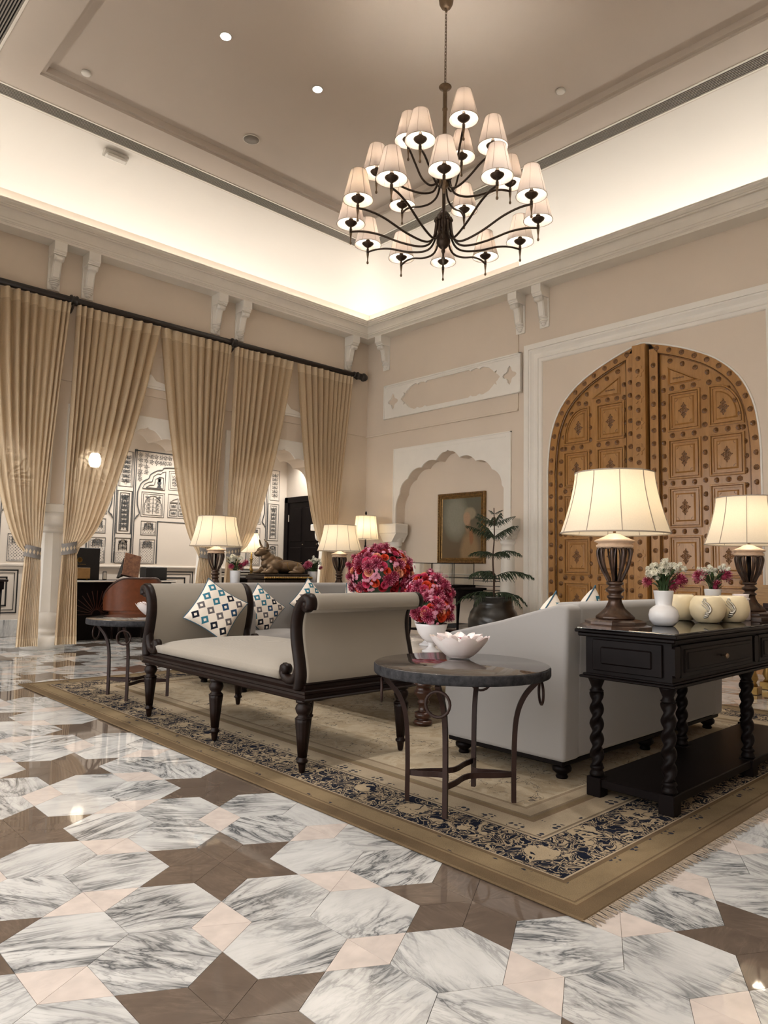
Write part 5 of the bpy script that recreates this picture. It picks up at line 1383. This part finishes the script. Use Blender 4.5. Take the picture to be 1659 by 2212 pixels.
# far console: small white vases and the bull
def tub_vase(loc, label, flip, seed):
    t = T('vase', label, 'vase', loc, group='small white tapered vases on the far console')
    MB().lathe([(.038, 0), (.042, .004), (.053, .21), (.054, .215), (.048, .215), (.04, .05), (0, .05)], 24).obj('body', M['ceramic'], t)
    bouquet(t, .215, [(-.03 * flip, 0, .31, 20, .03), (-.01 * flip, 0, .335, 10, .025)], [(.08 * flip, -.03, .28, 1.1), (.07 * flip, .03, .25, 1.0), (-.07 * flip, -.04, .25, .7)], seed, 40)
tub_vase((3.80, 6.16, .7985), 'small white vase of flowers between the far lamp and the bull', 1, 31)
tub_vase((4.77, 6.16, .7985), 'small white vase of flowers right of the bull', -1, 32)
BU = T('bull_statue', 'bronze reclining bull statue on an ornate plinth on the far console', 'statue', (4.36, 6.20, .7985))
MB().box(-.29, .29, -.16, .16, 0, .13, .006).box(-.305, .305, -.175, .175, .13, .165, .008).box(-.29, .29, -.15, .15, .165, .185, .004).obj('plinth', M['bronze'], BU)
mb = MB()
for i in range(27): mb.ball((-.295 + .59 * i / 26, -.178, .147), .012, 8, 5)
mb.obj('plinth_beading', M['brass'], BU)
mb = MB(); B_ = lambda c, r, sx=1, sy=1, sz=1: mb.ball(c, r, 18, 12, sx, sy, sz)
def ell(c, rx, ry, rz, tilt=0):
    Mx = Matrix.Translation(c) @ Matrix.Rotation(tilt, 4, 'Y'); mb.ball((0, 0, 0), 1, 20, 14, M=Mx @ Matrix.Diagonal((rx, ry, rz, 1)))
ell((.09, 0, .13), .20, .115, .115); ell((.20, 0, .12), .10, .115, .105); ell((-.08, 0, .145), .13, .11, .125); ell((-.05, 0, .25), .085, .05, .055, .15)
ell((-.15, 0, .22), .075, .065, .13, .45); ell((-.185, 0, .30), .055, .05, .09, .5); ell((-.225, 0, .385), .078, .052, .075, -.5); ell((-.285, 0, .335), .048, .040, .050, -.8); ell((-.16, 0, .10), .05, .045, .10, .2)
hn = MB()
for s_ in (-1, 1):
    ell((-.15, s_ * .085, .045), .09, .035, .045, .2); ell((-.225, s_ * .09, .03), .075, .026, .030); ell((-.17, s_ * .09, .08), .04, .035, .06)
    ell((.20, s_ * .105, .075), .085, .04, .075, .3); ell((.14, s_ * .125, .035), .10, .03, .035)
    mb.tube([(-.20, s_ * .035, .41), (-.185, s_ * .105, .40)], [.022, .008], 8)
    hn.tube(smooth_path([(-.21, s_ * .026, .43), (-.20, s_ * .06, .48), (-.215, s_ * .075, .55), (-.245, s_ * .05, .62)], 4), [.020 - .014 * i / 12 for i in range(13)], 8)
hn.obj('horns', M['bronze2'], BU, (0, 0, .18)).scale = (.95, .85, .58)
me = mb.mesh('body', M['brass2'] if 'brass2' in M else M['bronze2'])
bo = link('body', me, BU, (0, 0, .18), sc=(.95, .85, .62))
md = bo.modifiers.new('remesh', 'REMESH'); md.mode = 'VOXEL'; md.voxel_size = .0075; md.use_smooth_shade = True
md = bo.modifiers.new('smooth', 'SMOOTH'); md.iterations = 4; md.factor = .5
mb = MB(); mb.tube(smooth_path([(-.02, -.118, .20), (.10, -.115, .215), (.24, -.10, .205)], 5), .004, 5).tube([(.03, -.119, .20), (.04, -.122, .10), (.10, -.12, .05)], .003, 5).tube([(.17, -.117, .20), (.165, -.125, .11), (.11, -.12, .05)], .003, 5)
for i in range(9): mb.ball((-.13 + .012 * i, -.085 - .003 * i, .17 + .011 * i), .006, 6, 4)
mb.obj('saddle_cloth_edge', M['brass'], BU, (0, 0, .18)).scale = (.95, .85, .62)
# ================================================================== GALLERY BEHIND THE ARCADE
WY = YB - .003
def strip(mb, x0, x1, z0, z1, d=.005): mb.box(x0, x1, YB - d, YB + .002, z0, z1)
def rframe(mb, x0, x1, z0, z1, w=.006):
    strip(mb, x0, x1, z1 - w, z1); strip(mb, x0, x1, z0, z0 + w); strip(mb, x0, x0 + w, z0, z1); strip(mb, x1 - w, x1, z0, z1)
def leaf(mb, x, z, a, l=.02, w=.007):
    c, s_ = cos(a), sin(a)
    mb.add([(x, WY - .003, z), (x + c * l * .5 - s_ * w, WY - .003, z + s_ * l * .5 + c * w), (x + c * l, WY - .003, z + s_ * l), (x + c * l * .5 + s_ * w, WY - .003, z + s_ * l * .5 - c * w)], [(0, 1, 2, 3)])
def curl(mb, x, z, r, a0, turn, n=16):
    P = []
    for i in range(n + 1):
        t_ = i / n; rr = r * (1 - .8 * t_); a = a0 + turn * 1.4 * 2 * PI * t_; P.append((x + rr * cos(a), WY - .002, z + rr * sin(a)))
    mb.tube(P, .0022, 3)
    for i in range(0, n, 2):
        a = a0 + turn * 1.4 * 2 * PI * i / n; leaf(mb, P[i][0], P[i][2], a + .6 * turn, min(.024, r * .5), .006)
def scrolls(mb, x0, x1, z0, z1, seed, cell=.085):
    rr = random.Random(seed); nx = max(1, round((x1 - x0) / cell)); nz = max(1, round((z1 - z0) / cell))
    for i in range(nx):
        for j in range(nz):
            x = x0 + (x1 - x0) * (i + .5) / nx; z = z0 + (z1 - z0) * (j + .5) / nz
            curl(mb, x, z, cell * .44, rr.uniform(0, 6.28), 1 if (i + j) % 2 else -1)
            for k in range(5):
                a = 2 * PI * k / 5 + rr.random(); leaf(mb, x + .006 * cos(a), z + .006 * sin(a), a, .014, .005)
def floral(mb, x0, x1, z0, z1, arch=True):
    """symmetrical flowering vine with an optional cusped arch"""
    c = (x0 + x1) / 2; w = (x1 - x0) / 2; h = z1 - z0
    n = max(1, int(round(h / .085)))
    mb.tube([(c, WY - .002, z0 + .015), (c, WY - .002, z1 - .04)], .0025, 3)
    for k in range(n):
        z = z0 + .04 + (h - .08) * (k + .5) / n
        for s_ in (-1, 1):
            r = min(.036, w * .34); curl(mb, c + s_ * w * .46, z, r, PI if s_ > 0 else 0, s_)
            leaf(mb, c, z - .02, PI / 2 - s_ * .9, .024, .005); leaf(mb, c + s_ * w * .82, z + .02, PI / 2 + s_ * .3, .018, .005)
        for q in range(5): leaf(mb, c, z + .01, PI * q / 4, .014, .005)
    if arch:
        a = w - .018; top = z1 - .02
        P = [(c - a, z0 + .01), (c - a, z0 + h * .55), (c - a * .8, z0 + h * .66), (c - a * .85, z0 + h * .72), (c - a * .45, z0 + h * .86), (c - a * .4, z0 + h * .9), (c, top), (c + a * .4, z0 + h * .9), (c + a * .45, z0 + h * .86), (c + a * .85, z0 + h * .72), (c + a * .8, z0 + h * .66), (c + a, z0 + h * .55), (c + a, z0 + .01)]
        mb.tube([(p[0], WY - .002, p[1]) for p in P], .0045, 4)
        for s_ in (-1, 1): curl(mb, c + s_ * a * .72, z1 - .045, .022, 0, s_)
def chips(mb, mm, x0, x1, z0, z1, s=.021):
    nx = int((x1 - x0) / s); nz = int((z1 - z0) / s)
    for i in range(nx):
        for j in range(nz):
            x = x0 + (i + .5) * (x1 - x0) / nx; z = z0 + (j + .5) * (z1 - z0) / nz; edge = i in (0, nx - 1) or j in (0, nz - 1)
            if not edge and (i + j) % 2: continue
            (mm if (i * 7 + j * 3) % 3 else mb).add([(x - s * .36, WY - .002, z), (x, WY - .0035, z + s * .42), (x + s * .36, WY - .002, z), (x, WY - .0005, z - s * .42)], [(0, 1, 2, 3)])
def inlay(name, fn, m='inlay'):
    mb = MB(); fn(mb); return mb.obj(name, M[m], WB)
def half(mx):
    """one half of the mirror-work composition; mx maps the X coordinate"""
    def X(a, b): return tuple(sorted((mx(a), mx(b))))
    def tall(mb): x0, x1 = X(4.60, 4.84); rframe(mb, x0, x1, 1.54, 2.225); rframe(mb, x0 + .045, x1 - .045, 1.58, 2.19, .005); floral(mb, x0 + .05, x1 - .05, 1.59, 2.18)
    inlay('inlay_panel', tall)
    def upper(mb): x0, x1 = X(4.60, 4.81); rframe(mb, x0, x1, 2.29, 2.86); floral(mb, x0 + .02, x1 - .02, 2.31, 2.84, False)
    inlay('inlay_panel', upper)
    def strips(mb):
        for a in (4.845, 4.875): x0, x1 = X(a, a + .014); strip(mb, x0, x1, 1.08, 2.91)
        x0, x1 = X(4.86, 5.6); strip(mb, x0, x1, 2.885, 2.905)
    inlay('inlay_border', strips)
    def spandrel(mb):
        P = [(4.90, 1.78), (4.92, 1.83), (4.965, 1.88), (4.925, 2.02), (4.92, 2.2), (4.935, 2.27), (4.97, 2.36), (5.03, 2.42), (5.10, 2.46), (5.13, 2.53), (5.24, 2.60), (5.33, 2.62), (5.37, 2.66), (5.6, 2.68)]
        mb.tube([(mx(p.x), WY - .003, p.y) for p in smooth_path(P, 3)], .010, 4)
        x0, x1 = X(4.90, 5.10); scrolls(mb, x0, x1, 2.52, 2.87, 5); x0, x1 = X(5.10, 5.5); scrolls(mb, x0, x1, 2.69, 2.87, 6); x0, x1 = X(4.90, 4.99); scrolls(mb, x0, x1, 2.40, 2.54, 7)
    inlay('inlay_spandrel', spandrel)
    def lobed(mb):
        P = [(5.0, 2.29), (5.03, 2.36), (5.10, 2.40), (5.16, 2.41), (5.18, 2.50), (5.25, 2.55), (5.31, 2.55), (5.33, 2.58), (5.39, 2.60), (5.385, 2.29), (5.0, 2.29)]
        mb.tube([(mx(a), WY - .003, b) for a, b in P], .006, 4)
        P = [(5.06, 2.31), (5.12, 2.35), (5.20, 2.36), (5.22, 2.46), (5.29, 2.50), (5.355, 2.49), (5.355, 2.31), (5.06, 2.31)]
        mb.tube([(mx(a), WY - .003, b) for a, b in P], .005, 4)
        c = mx(5.285)
        for z, r in ((2.35, .022), (2.40, .036), (2.44, .026), (2.465, .03)): mb.lathe([(0, -.002), (r, 0)], 14, M=Matrix.Translation((c, WY - .002, z)) @ Matrix.Rotation(PI / 2, 4, 'X'))
        for q in range(5): leaf(mb, c, 2.32, PI * q / 4, .05, .010)
    inlay('inlay_panel', lobed)
    def square(mb): x0, x1 = X(4.99, 5.39); rframe(mb, x0, x1, 1.83, 2.235); rframe(mb, x0 + .03, x1 - .03, 1.86, 2.205, .005); floral(mb, x0 + .035, x1 - .035, 1.865, 2.20)
    inlay('inlay_panel', square)
    def upright(mb): x0, x1 = X(5.45, 5.75); rframe(mb, x0, x1, 2.30, 2.62); rframe(mb, x0 + .03, x1 - .03, 2.33, 2.59, .005); floral(mb, x0 + .04, x1 - .04, 2.34, 2.58, False)
    inlay('inlay_panel', upright)
    def gridp(mb):
        x0, x1 = X(5.45, 5.82); rframe(mb, x0, x1, 1.84, 2.235)
        for i in range(2):
            for j in range(2):
                a = x0 + .035 + i * .16; b = 1.87 + j * .115; rframe(mb, a, a + .14, b, b + .10, .006); floral(mb, a + .01, a + .13, b + .01, b + .09, False)
            a = x0 + .035 + i * .16; s_ = [(a, 2.10), (a + .14, 2.10), (a + .14, 2.17), (a + .06, 2.14)]
            if i: s_ = [(2 * a + .14 - p, q) for p, q in s_]
            mb.tube([(p, WY - .003, q) for p, q in s_] , .004, 4, closed=True)
    inlay('inlay_panel', gridp)
    def blank(mb): x0, x1 = X(5.29, 5.9); strip(mb, x0, x1, 1.755, 1.77); x0, x1 = X(5.275, 5.295); strip(mb, x0, x1, 1.07, 1.77)
    inlay('inlay_border', blank)
    for (a, b, z0, z1, k) in ((5.0, 5.26, 1.53, 1.76, .55), (4.99, 5.25, 1.07, 1.465, .9), (4.59, 4.84, 1.07, 1.47, .45)):
        x0, x1 = X(a, b); md_, mm = MB(), MB(); rframe(md_, x0, x1, z0, z1, .006); zc = z0 + (z1 - z0) * k
        chips(md_, mm, x0 + .012, x1 - .012, z0 + .01, zc); floral(md_, x0 + .04, x1 - .04, min(zc, z1 - .16), z1 - .01)
        p_ = md_.obj('inlay_panel', M['inlay'], WB); mm.obj('mirror_chips', M['mirror'], p_)
    x0, x1 = X(5.275, 5.295); md_, mm = MB(), MB(); chips(md_, mm, x0 - .012, x1 + .012, 1.07, 1.75, .022); p_ = md_.obj('inlay_border', M['inlay'], WB); mm.obj('mirror_chips', M['mirror'], p_)
    x0, x1 = X(4.845, 4.89); md_, mm = MB(), MB(); chips(md_, mm, x0, x1, 1.07, 1.5, .022); p_ = md_.obj('inlay_border', M['inlay'], WB); mm.obj('mirror_chips', M['mirror'], p_)
half(lambda x: x); half(lambda x: 2 * 6.14 - x); half(lambda x: 2 * 4.715 - x - .0); half(lambda x: x - 2.85 + .9)
# dado with black line frames, ledge and marble skirting
MB().box(-4, GX, YB - .03, YB, 1.00, 1.035, .006).obj('dado_ledge', M['gwall'], WB)
MB().box(-4, GX, YB - .02, YB, 0.001, .24, .004).obj('skirting', M['m_white'], WB)
for x0 in (2.55, 5.3, 6.1, 6.85):
    def dado(mb, x0=x0): rframe(mb, x0, x0 + .66, .33, .95, .018); rframe(mb, x0 + .045, x0 + .615, .375, .905, .008); rframe(mb, x0 + .15, x0 + .52, .43, .85, .022)
    inlay('dado_inlay', dado, 'inlayb')
# gallery door, dark wood, standing in the end wall
D2 = bpy.data.objects.new('door_2', None); COL.objects.link(D2); struct(D2)
mb = MB(); mb.box(GX - .05, GX + .01, 9.83, 9.95, 0, 2.36, .008).box(GX - .05, GX + .01, 10.88, 10.985, 0, 2.36, .008).box(GX - .05, GX + .01, 9.83, 10.985, 2.25, 2.36, .008).obj('frame', M['wood2'], D2)
lf = MB().box(GX - .025, GX + .005, 9.95, 10.88, .01, 2.25, .004).obj('leaf', M['wood2'], D2)
for y0 in (10.02, 10.47):
    for z0, z1 in ((.15, .72), (.82, 1.42), (1.52, 2.15)):
        MB().box(GX - .038, GX - .02, y0, y0 + .34, z0, z1, .014).obj('leaf_panel', M['wood2'], lf)
for z in (.9, 1.9): MB().box(GX - .035, GX - .02, 10.86, 10.885, z, z + .13, .004).obj('hinge', M['grille'], lf)
for y in (10.0, 10.42):
    for z in (.77, 1.47): MB().ball((GX - .03, y, z), .012, 8, 6).obj('stud', M['bronze2'], lf)
# concierge desk
DK = T('desk', 'dark reception desk with sunburst front behind the curtains', 'desk', (4.3, 9.98, 0))
MB().box(-.78, .80, -.06, .42, .79, .825, .006).obj('desktop', M['wood'], DK); MB().box(-.79, .81, -.07, -.055, .80, .82, .003).obj('pale_edge', M['paper'], DK)
MB().box(-.74, .76, 0, .38, 0, .79, .004).obj('carcass', M['wood2'], DK)
mb = MB()
for s_ in (-.35, .38):
    for k in range(15):
        a = PI * k / 14; mb.tube([(s_ + .06 * cos(a), -.003, .35 + .06 * sin(a)), (s_ + .33 * cos(a), -.003, .35 + .33 * sin(a))], .006, 4)
mb.obj('sunburst', M['woodm'], DK)
def black_box(loc, sx, sy, sz, label, emblem=True):
    t = T('presentation_box', label, 'box', loc); MB().box(-sx / 2, sx / 2, -sy / 2, sy / 2, 0, sz, .006).obj('case', M['black'], t)
    if emblem:
        mb = MB(); y = -sy / 2 - .001
        for k in range(8):
            a = 2 * PI * k / 8; mb.lathe([(.012, -.001), (.015, .001)], 10, M=Matrix.Translation((.02 + .022 * cos(a), y, sz * .62 + .022 * sin(a))) @ Matrix.Rotation(PI / 2, 4, 'X'))
        mb.lathe([(0, -.001), (.016, .001)], 12, M=Matrix.Translation((.02, y, sz * .62)) @ Matrix.Rotation(PI / 2, 4, 'X'))
        mb.obj('gold_emblem', M['brass'], t)
        mb = MB()
        for k in range(10): mb.box(-.06 + k * .016 + (.008 if k > 4 else 0), -.06 + k * .016 + .010 + (.008 if k > 4 else 0), y - .001, y + .001, sz * .475, sz * .49)
        mb.obj('gold_line', M['brass'], t)
    return t
black_box((3.70, 10.12, .825), .60, .10, .45, 'black presentation box with gold emblem standing on the reception desk')
t = T('name_stand', 'small wooden stand with brass feet in front of the black box', 'stand', (3.70, 9.97, .825)); MB().box(-.13, .13, -.008, .008, .02, .17, .003).obj('plate', mat('oak_plate', (.36, .20, .07), .5, var=.3, vscale=12), t)
for x in (-.09, .09): MB().lathe([(.012, 0), (.008, .02), (.01, .025)], 10, (x, 0, 0)).obj('foot', M['brass'], t)
t = T('menu_easel', 'tilted brown tooled-leather folder on a black easel on the desk', 'folder', (4.46, 10.1, .858), rot=(math.radians(-14), math.radians(13), 0))
MB().box(-.125, .125, -.01, .01, .01, .36, .004).obj('folder', mat('tooled_leather', (.26, .12, .055), .6, col2=(.10, .035, .018), vscale=26), t); MB().box(-.16, .14, -.05, .0, 0, .014, .003).obj('ledge', M['woodm'], t)
MB().prism([(.0, .0), (.16, 0), (.02, .28)], -.13, -.10, 'yz').obj('easel_leg', M['black'], t)
t = T('desk_organiser', 'low black box lying on the desk right of the leather folder', 'box', (4.86, 10.18, .825)); MB().box(-.17, .17, -.1, .1, 0, .19, .005).obj('case', M['black'], t); MB().box(-.15, .12, -.08, .08, .19, .2, .003).obj('papers', M['paper'], t)
t = T('picture_stand', 'tiny black photo frame beside the black box', 'photo frame', (4.09, 10.1, .825)); MB().box(-.03, .03, -.005, .005, 0, .12, .003).obj('frame', M['black'], t); MB().box(-.022, .022, -.007, -.004, .012, .108).obj('print', M['paper'], t)
# leather tub chair in front of the desk
TC = T('tub_chair', 'curved tan leather chair pushed to the reception desk', 'chair', (4.36, 9.72, 0))
def tub(sg):
    def f(u, v):
        a = PI * (1.12 * u - .06) + PI; e = abs(2 * u - 1); r = .34 + sg * .028
        top = .86 - .30 * max(0, (e - .35) / .65) ** 1.3; z = .42 + (top - .42) * v
        return (r * 1.12 * cos(a), r * .72 * sin(a) + .02 * v, z)
    return f
mb = MB(); mb.grid(30, 8, tub(1)); mb.grid(30, 8, tub(-1)); f1, f2 = tub(1), tub(-1)
mb.grid(30, 1, lambda u, v: f1(u, 1) if v == 0 else f2(u, 1)); mb.grid(1, 8, lambda u, v: f1(0, v) if u == 0 else f2(0, v)); mb.grid(1, 8, lambda u, v: f1(1, v) if u == 0 else f2(1, v))
mb.obj('backrest', M['leather'], TC)
MB().tube([f1(i / 30, 1) for i in range(31)], .014, 6).obj('top_rail', M['woodm'], TC)
mb = MB(); mb.lathe([(0, .34), (.30, .34), (.33, .36), (.33, .43), (.30, .46), (0, .47)], 28, sy=.75); mb.obj('seat', M['leather'], TC)
for x, y in ((-.24, -.12), (.24, -.12), (-.22, .16), (.22, .16)): MB().lathe([(.014, 0), (.026, .34)], 10, (x, y, 0)).obj('leg', M['wood'], TC)
# small brass lamp with its little table in the gallery
ST = T('gallery_table', 'low gallery table with stacked drawers under the brass lamp', 'table', (6.55, 10.3, 0))
MB().box(-.45, .45, -.25, .25, .84, .87, .006).obj('tabletop', M['wood'], ST); MB().box(-.42, .42, -.22, .22, .72, .84, .004).obj('apron', M['wood2'], ST)
for x in (-.38, .38):
    for y in (-.18, .18): MB().lathe([(.018, 0), (.022, .05), (.03, .72)], 10, (x, y, 0)).obj('leg', M['wood2'], ST)
t = T('drawer_box', 'little white and dark stacked drawer box beside the brass lamp', 'box', (6.40, 10.2, .87))
for k in range(3): MB().box(-.17, .13, -.08, .08, .045 * k, .045 * k + .03, .004).obj('tray', M['paper'] if k % 2 else M['ceramic'], t); MB().box(-.16, .12, -.078, .07, .045 * k + .03, .045 * k + .045).obj('gap', M['wood2'], t)
def candle_lamp(loc, label, hb, r0_, r1_, h, power, m='brass', fin=False):
    t = T('candlestick_lamp', label, 'lamp', loc)
    s_ = hb / .35
    MB().lathe([(.085, 0), (.085, .012), (.06, .02), (.04, .035 * s_), (.022, .06 * s_), (.03, .075 * s_), (.042, .10 * s_), (.03, .12 * s_), (.018, .14 * s_), (.024, .15 * s_), (.014, .17 * s_), (.022, .24 * s_), (.03, .255 * s_), (.03, .265 * s_), (.014, .275 * s_), (.02, .3 * s_), (.012, .31 * s_), (.012, .35 * s_)], 20).obj('candlestick', M[m], t)
    shade_parts(t, r0_, r1_, h, hb, 10, .15 if not fin else .25, power=power)
    if fin: MB().lathe([(.004, 0), (.004, .02), (.014, .03), (.018, .05), (.008, .075), (0, .085)], 12, (0, 0, hb + h)).obj('finial', M['wood2'], t)
    return t
candle_lamp((6.66, 10.3, .87), 'small lit brass candlestick lamp behind the bull statue', .42, .22, .10, .33, 2.6)
# corner lamp on a small round table
t = T('corner_table', 'small round table in the corner behind the flowers', 'table', (7.75, 8.62, 0)); MB().lathe([(0, .70), (.26, .70), (.27, .71), (.27, .725), (.26, .73), (0, .73)], 28).obj('tabletop', M['wood'], t); MB().lathe([(.18, 0), (.18, .02), (.05, .06), (.03, .2), (.045, .4), (.03, .65), (.08, .70)], 18).obj('pedestal', M['wood'], t)
candle_lamp((7.75, 8.62, .73), 'lit dark candlestick lamp with drum shade in the corner of the hall', .80, .215, .165, .38, 4.5, 'wood2', True)
# wall sconce glowing through the sheer curtain
t = T('wall_sconce', 'bright frosted wall sconce seen through the second curtain', 'lamp', (4.16, YB - .02, 2.55)); MB().lathe([(.04, 0), (.05, .01), (.03, .04), (.012, .06)], 14, M=Matrix.Rotation(PI / 2, 4, 'X')).obj('backplate', M['brass'], t)
MB().lathe([(0, 0), (.06, .01), (.085, .06), (.09, .13), (.07, .2), (.05, .22)], 20, (0, -.12, -.03)).obj('globe', mat('frosted_globe', (1, .95, .85), .4, emit=((1, .92, .8), 9)), t)
# writing table at the left edge of the frame
t = T('writing_table', 'corner of a dark writing table at the left edge of the frame', 'table', (2.35, 10.3, 0)); MB().box(-.5, .47, -.25, .25, .80, .83, .006).obj('tabletop', M['wood'], t); MB().box(-.46, .43, -.22, .22, .70, .80, .004).obj('apron', M['wood2'], t)
for x in (-.42, .39):
    for y in (-.18, .18): MB().lathe([(.015, 0), (.02, .1), (.03, .70)], 10, (x, y, 0)).obj('leg', M['wood2'], t)

# ================================================================== DISPLAY TABLE UNDER THE PAINTING
DT = T('display_table', 'dark carved side table with curved legs under the painting', 'side table', (7.86, 6.98, 0))
MB().box(-.30, .30, -.55, .58, .775, .81, .008).box(-.27, .27, -.51, .54, .66, .776, .006).obj('tabletop', M['wood2'], DT)
for x in (-.24, .24):
    for y in (-.47, .5): MB().tube(smooth_path([(x, y, .68), (x * 1.1, y * 1.04, .55), (x * .95, y * .96, .3), (x * .98, y * .98, .1), (x * 1.05, y * 1.03, 0.012)], 5), [.034, .036, .038, .036, .032, .028, .026, .024, .022, .02, .02, .019, .019, .018, .018, .018, .02, .022, .024, .024, .026], 8).obj('leg', M['wood2'], DT)
MB().box(-.24, .24, -.46, .49, .16, .19, .005).obj('shelf', M['wood2'], DT)
for k, (y, w, h, m) in enumerate(((-.3, .2, .05, 'woodm'), (-.28, .18, .10, 'black'), (.0, .22, .06, 'leather'), (.28, .16, .05, 'black'))):
    t = T('book', ('mahogany-coloured', 'black', 'tan leather', 'small black')[k] + ' book lying on the shelf of the display table', 'book', (7.84, 6.98 + y, .19 + (.051 if k == 1 else 0)))
    MB().box(-.14, .14, -w / 2, w / 2, 0, h * .5, .003).obj('cover', M[m], t); MB().box(-.132, .132, -w / 2 - .001, w / 2 - .006, .004, h * .5 - .004).obj('pages', M['paper'], t)
GC = T('glass_case', 'clear glass display case on the dark table under the painting', 'display case', (7.86, 7.03, .81))
MB().box(-.24, .24, -.44, .44, 0, .035, .004).obj('base', M['wood2'], GC)
for (a, b), (c, d) in (((-.22, -.42), (-.22, .42)), ((.22, -.42), (.22, .42)), ((-.22, -.42), (.22, -.42)), ((-.22, .42), (.22, .42))): MB().add([(a, b, .035), (c, d, .035), (c, d, .34), (a, b, .34)], [(0, 1, 2, 3)]).obj('pane', M['pane'], GC)
MB().add([(-.22, -.42, .342), (.22, -.42, .342), (.22, .42, .342), (-.22, .42, .342)], [(0, 1, 2, 3)]).obj('pane', M['pane'], GC)
mb = MB()
for x in (-.22, .22):
    for y in (-.42, 0, .42): mb.box(x - .004, x + .004, y - .004, y + .004, .035, .346)
for x in (-.22, .22): mb.box(x - .004, x + .004, -.424, .424, .338, .347)
for y in (-.42, .42): mb.box(-.224, .224, y - .004, y + .004, .338, .347)
mb.obj('edge_trim', M['black'], GC)
t = tag(MB().box(X1 + NX - .012, X1 + NX - .001, 6.62, 6.72, .40, .48, .003).obj('socket_plate', M['plastic']), 'white wall socket plate below the display table', 'socket')
# ================================================================== BRASS-LEGGED SEAT AT THE RIGHT EDGE
BS = T('brass_bench', 'golden wooden bench with brass feet at the right edge beyond the sofa', 'bench', (7.05, 2.05, 0))
MB().box(-.25, .25, -.45, .40, .40, .45, .01).obj('seat', M['door'], BS)
MB().prism([(-.45, .78), (.44, .78), (.56, .80), (.46, .97), (-.45, .97)], .20, .235, 'yz').obj('backrest', mat('golden_oak', (.36, .20, .06), .4, col2=(.22, .11, .03), vscale=8, stretch=(1, 1, 14)), BS)
MB().tube(smooth_path([(.18, .60, .79), (.18, .50, .81), (.18, .44, .80), (.18, .38, .72), (.18, .30, .76), (.18, -.45, .77)], 5), .012, 6).obj('iron_scroll', M['iron'], BS)
for x in (-.2, .2):
    for y in (.34, -.38): MB().box(x - .06, x + .06, y - .06, y + .06, 0, .07, .006).lathe([(.045, .07), (.03, .1), (.05, .14), (.03, .2), (.025, .4)], 16, (x, y, 0)).obj('brass_leg', M['brass'], BS)
for y in (.34, -.38): MB().box(.19, .225, y - .03, y + .03, .43, .80, .004).obj('back_post', M['iron'], BS)
